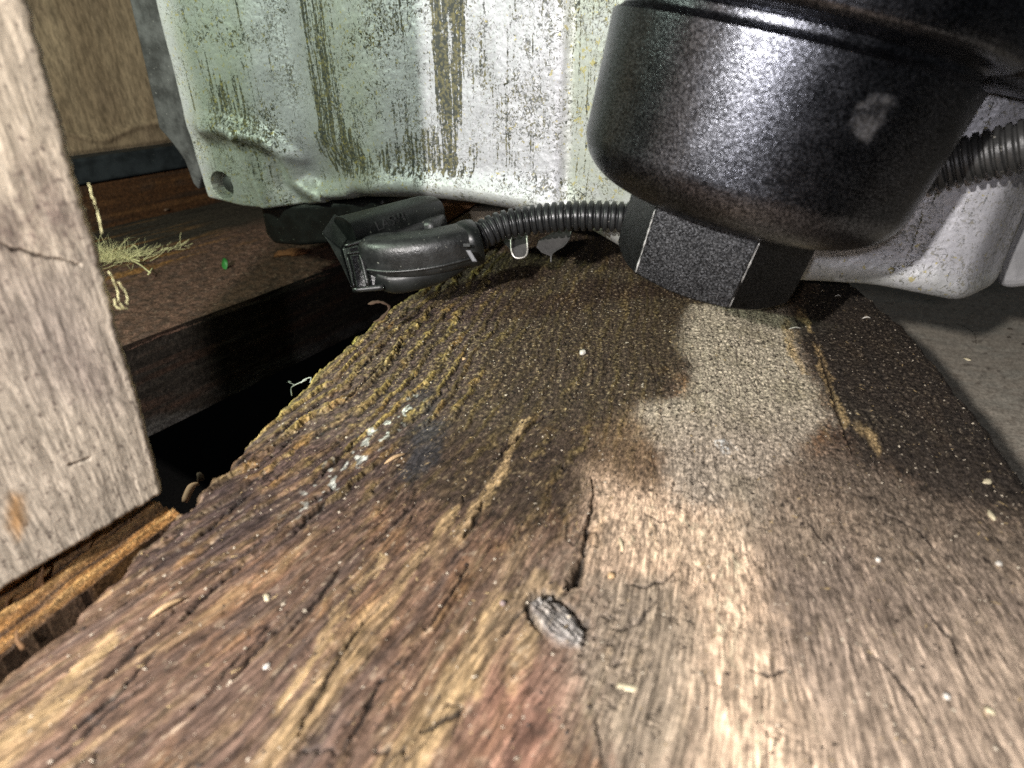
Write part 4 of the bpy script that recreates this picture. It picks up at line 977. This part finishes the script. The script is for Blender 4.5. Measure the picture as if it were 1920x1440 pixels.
# green leaf dot on the beam
gp = PZ(423, 501, zB + .0012); a = np.linspace(0, 2 * np.pi, 20, endpoint=False)
V = np.vstack([[gp + np.array([0, 0, .0022])], gp + np.array([0, 0, .0022]) + np.stack([.0020 * np.cos(a), .0012 * np.sin(a), .0029 * np.sin(a) + .0002 * np.cos(3 * a)], 1)]); Fc = [[0, 1 + i, 1 + (i + 1) % 20] for i in range(20)]
Vb = V - np.array([0, 0, .0004]); V2 = np.vstack([V, Vb]); Fc2 = Fc + [[f[0] + 21, f[2] + 21, f[1] + 21] for f in Fc] + [[1 + i, 22 + i, 22 + (i + 1) % 20, 1 + (i + 1) % 20] for i in range(20)]
tag(obj('leaf_fragment', V2, Fc2, plain('leaf_green', (.025, .17, .03), .5, .5, 0, 900, .15)), 'small bright green oval leaf fragment on the dark beam', 'leaf fragment')
wp = PZ(573, 593, -.06); V, Fc = crumb(.0008, 1, (1, 1, 1)); tag(obj('white_grain', V + wp, Fc, mw_), 'tiny white grain on the dark beam side in the gap', 'grain')
V, Fc = crumb(.0016, 2, (1.8, .8, .5)); tag(obj('bark_chip', V + PZ(312, 393, zB + .001), Fc, plain('chip_brown', (.16, .10, .065), .8)), 'small brown bark chip lying at the far rim of the dark beam', 'bark chip')
V, Fc = crumb(.006, 3, (1.7, .8, .35)); tag(obj('rust_clump', V + PZ(548, 474, zB + .001), Fc, plain('rust', (.24, .10, .045), .85, .3, 0, 500, .5, 1, .0008)), 'rusty brown clump under the black box on the dark beam', 'clump')
V, Fc = tube(smooth_path([PD(690, 570, .192), PD(712, 566, .192), PD(730, 576, .193), PD(716, 596, .193), PD(700, 604, .193)], 20), np.array([.0003, .0009, .0012, .0008, .0010, .0006, .0009, .0007, .0005, .0008, .0005, .0004, .0006, .0009, .0011, .0008, .0006, .0005, .0003, .0002]), 6, (0, 0, 1), (.5, 1)); tag(obj('bark_curl', V, Fc, plain('curl_bark', (.075, .045, .028), .9)), 'brown curl of bark at the far left corner of the plank under the connector', 'bark curl')
# straw tuft
r = np.random.RandomState(11); st = []; cen = PZ(215, 488, zB + .003)
for k in range(300):
    a = r.rand() * 6.28; rr_ = r.rand() ** .7; L_ = .004 + .012 * r.rand()
    p = cen + np.array([r.randn() * .009, r.randn() * .0035, abs(r.randn()) * .0014]); d = ax * (r.randn() * .9 + .3) + pr * r.randn() * .45 + np.array([0, 0, abs(r.randn()) * .38]); d /= np.linalg.norm(d)
    q = p + d * L_; m_ = (p + q) / 2 + r.randn(3) * .0012
    st.append(tube(smooth_path([p, m_, q], 6), np.linspace(.00011, .00004, 6) * (.5 + 1.3 * r.rand() ** 2), 4))
for k in range(46):
    f = r.rand(); p = PZ(lerp(250, 345, f), lerp(478, 462, f), zB + .002) + r.randn(3) * .0012; d = ax * (1 + r.randn() * .5) + pr * r.randn() * .5 + np.array([0, 0, abs(r.randn()) * .4]); d /= np.linalg.norm(d)
    q = p + d * (.003 + .006 * r.rand()); st.append(tube(smooth_path([p, (p + q) / 2 + r.randn(3) * .0006, q], 5), .00013, 4))
for pts in (((240, 485), (262, 496), (282, 512)), ((205, 482), (240, 484), (262, 490)), ((278, 515), (286, 503)), ((230, 482), (252, 460), (262, 478))):
    st.append(tube(smooth_path([PZ(x, y, zB + .004) for x, y in pts] if len(pts) > 2 else [PZ(*pts[0], zB + .004), PZ(*pts[1], zB + .004)], 8), .0004, 5))
V, Fc = join(st); tag(obj('straw_tuft', V, Fc, M_STRAW), 'tuft of pale yellow dry grass on the dark beam beside the post', 'dry grass')
st = []
dp_ = np.dot(b0 - CAM, FWD)
for pts in (((168, 345), (176, 372), (184, 400), (190, 440)), ((205, 510), (218, 540), (222, 562), (236, 580)), ((222, 530), (234, 545), (240, 570)), ((214, 560), (218, 575), (240, 580))):
    dd = [np.dot(PP(x - 4, y, b0, nrm) - CAM, FWD) for x, y in pts]
    st.append(tube(smooth_path([PD(x, y, e - .0005) for (x, y), e in zip(pts, dd)], 14) + r.randn(14, 3) * .0001, .00015, 5))
V, Fc = join(st); tag(obj('straw_strand', V, Fc, M_STRAW), 'yellow straw strands hanging along the right edge of the pale post', 'dry grass')
st = []
for pts in (((547, 742), (546, 728), (553, 722), (575, 712)), ((553, 722), (540, 716), (546, 716)), ((565, 718), (570, 712), (583, 708), (581, 718))):
    dd = np.dot(PZ(560, 727) - CAM, FWD); st.append(tube(smooth_path([PD(x, y, dd) for x, y in pts], 14), .00016, 4))
V, Fc = join(st); tag(obj('grass_fibre', V, Fc, plain('grey_fibre', (.45, .5, .42), .7)), 'thin grey bent fibre sticking out from the left edge of the plank', 'fibre')
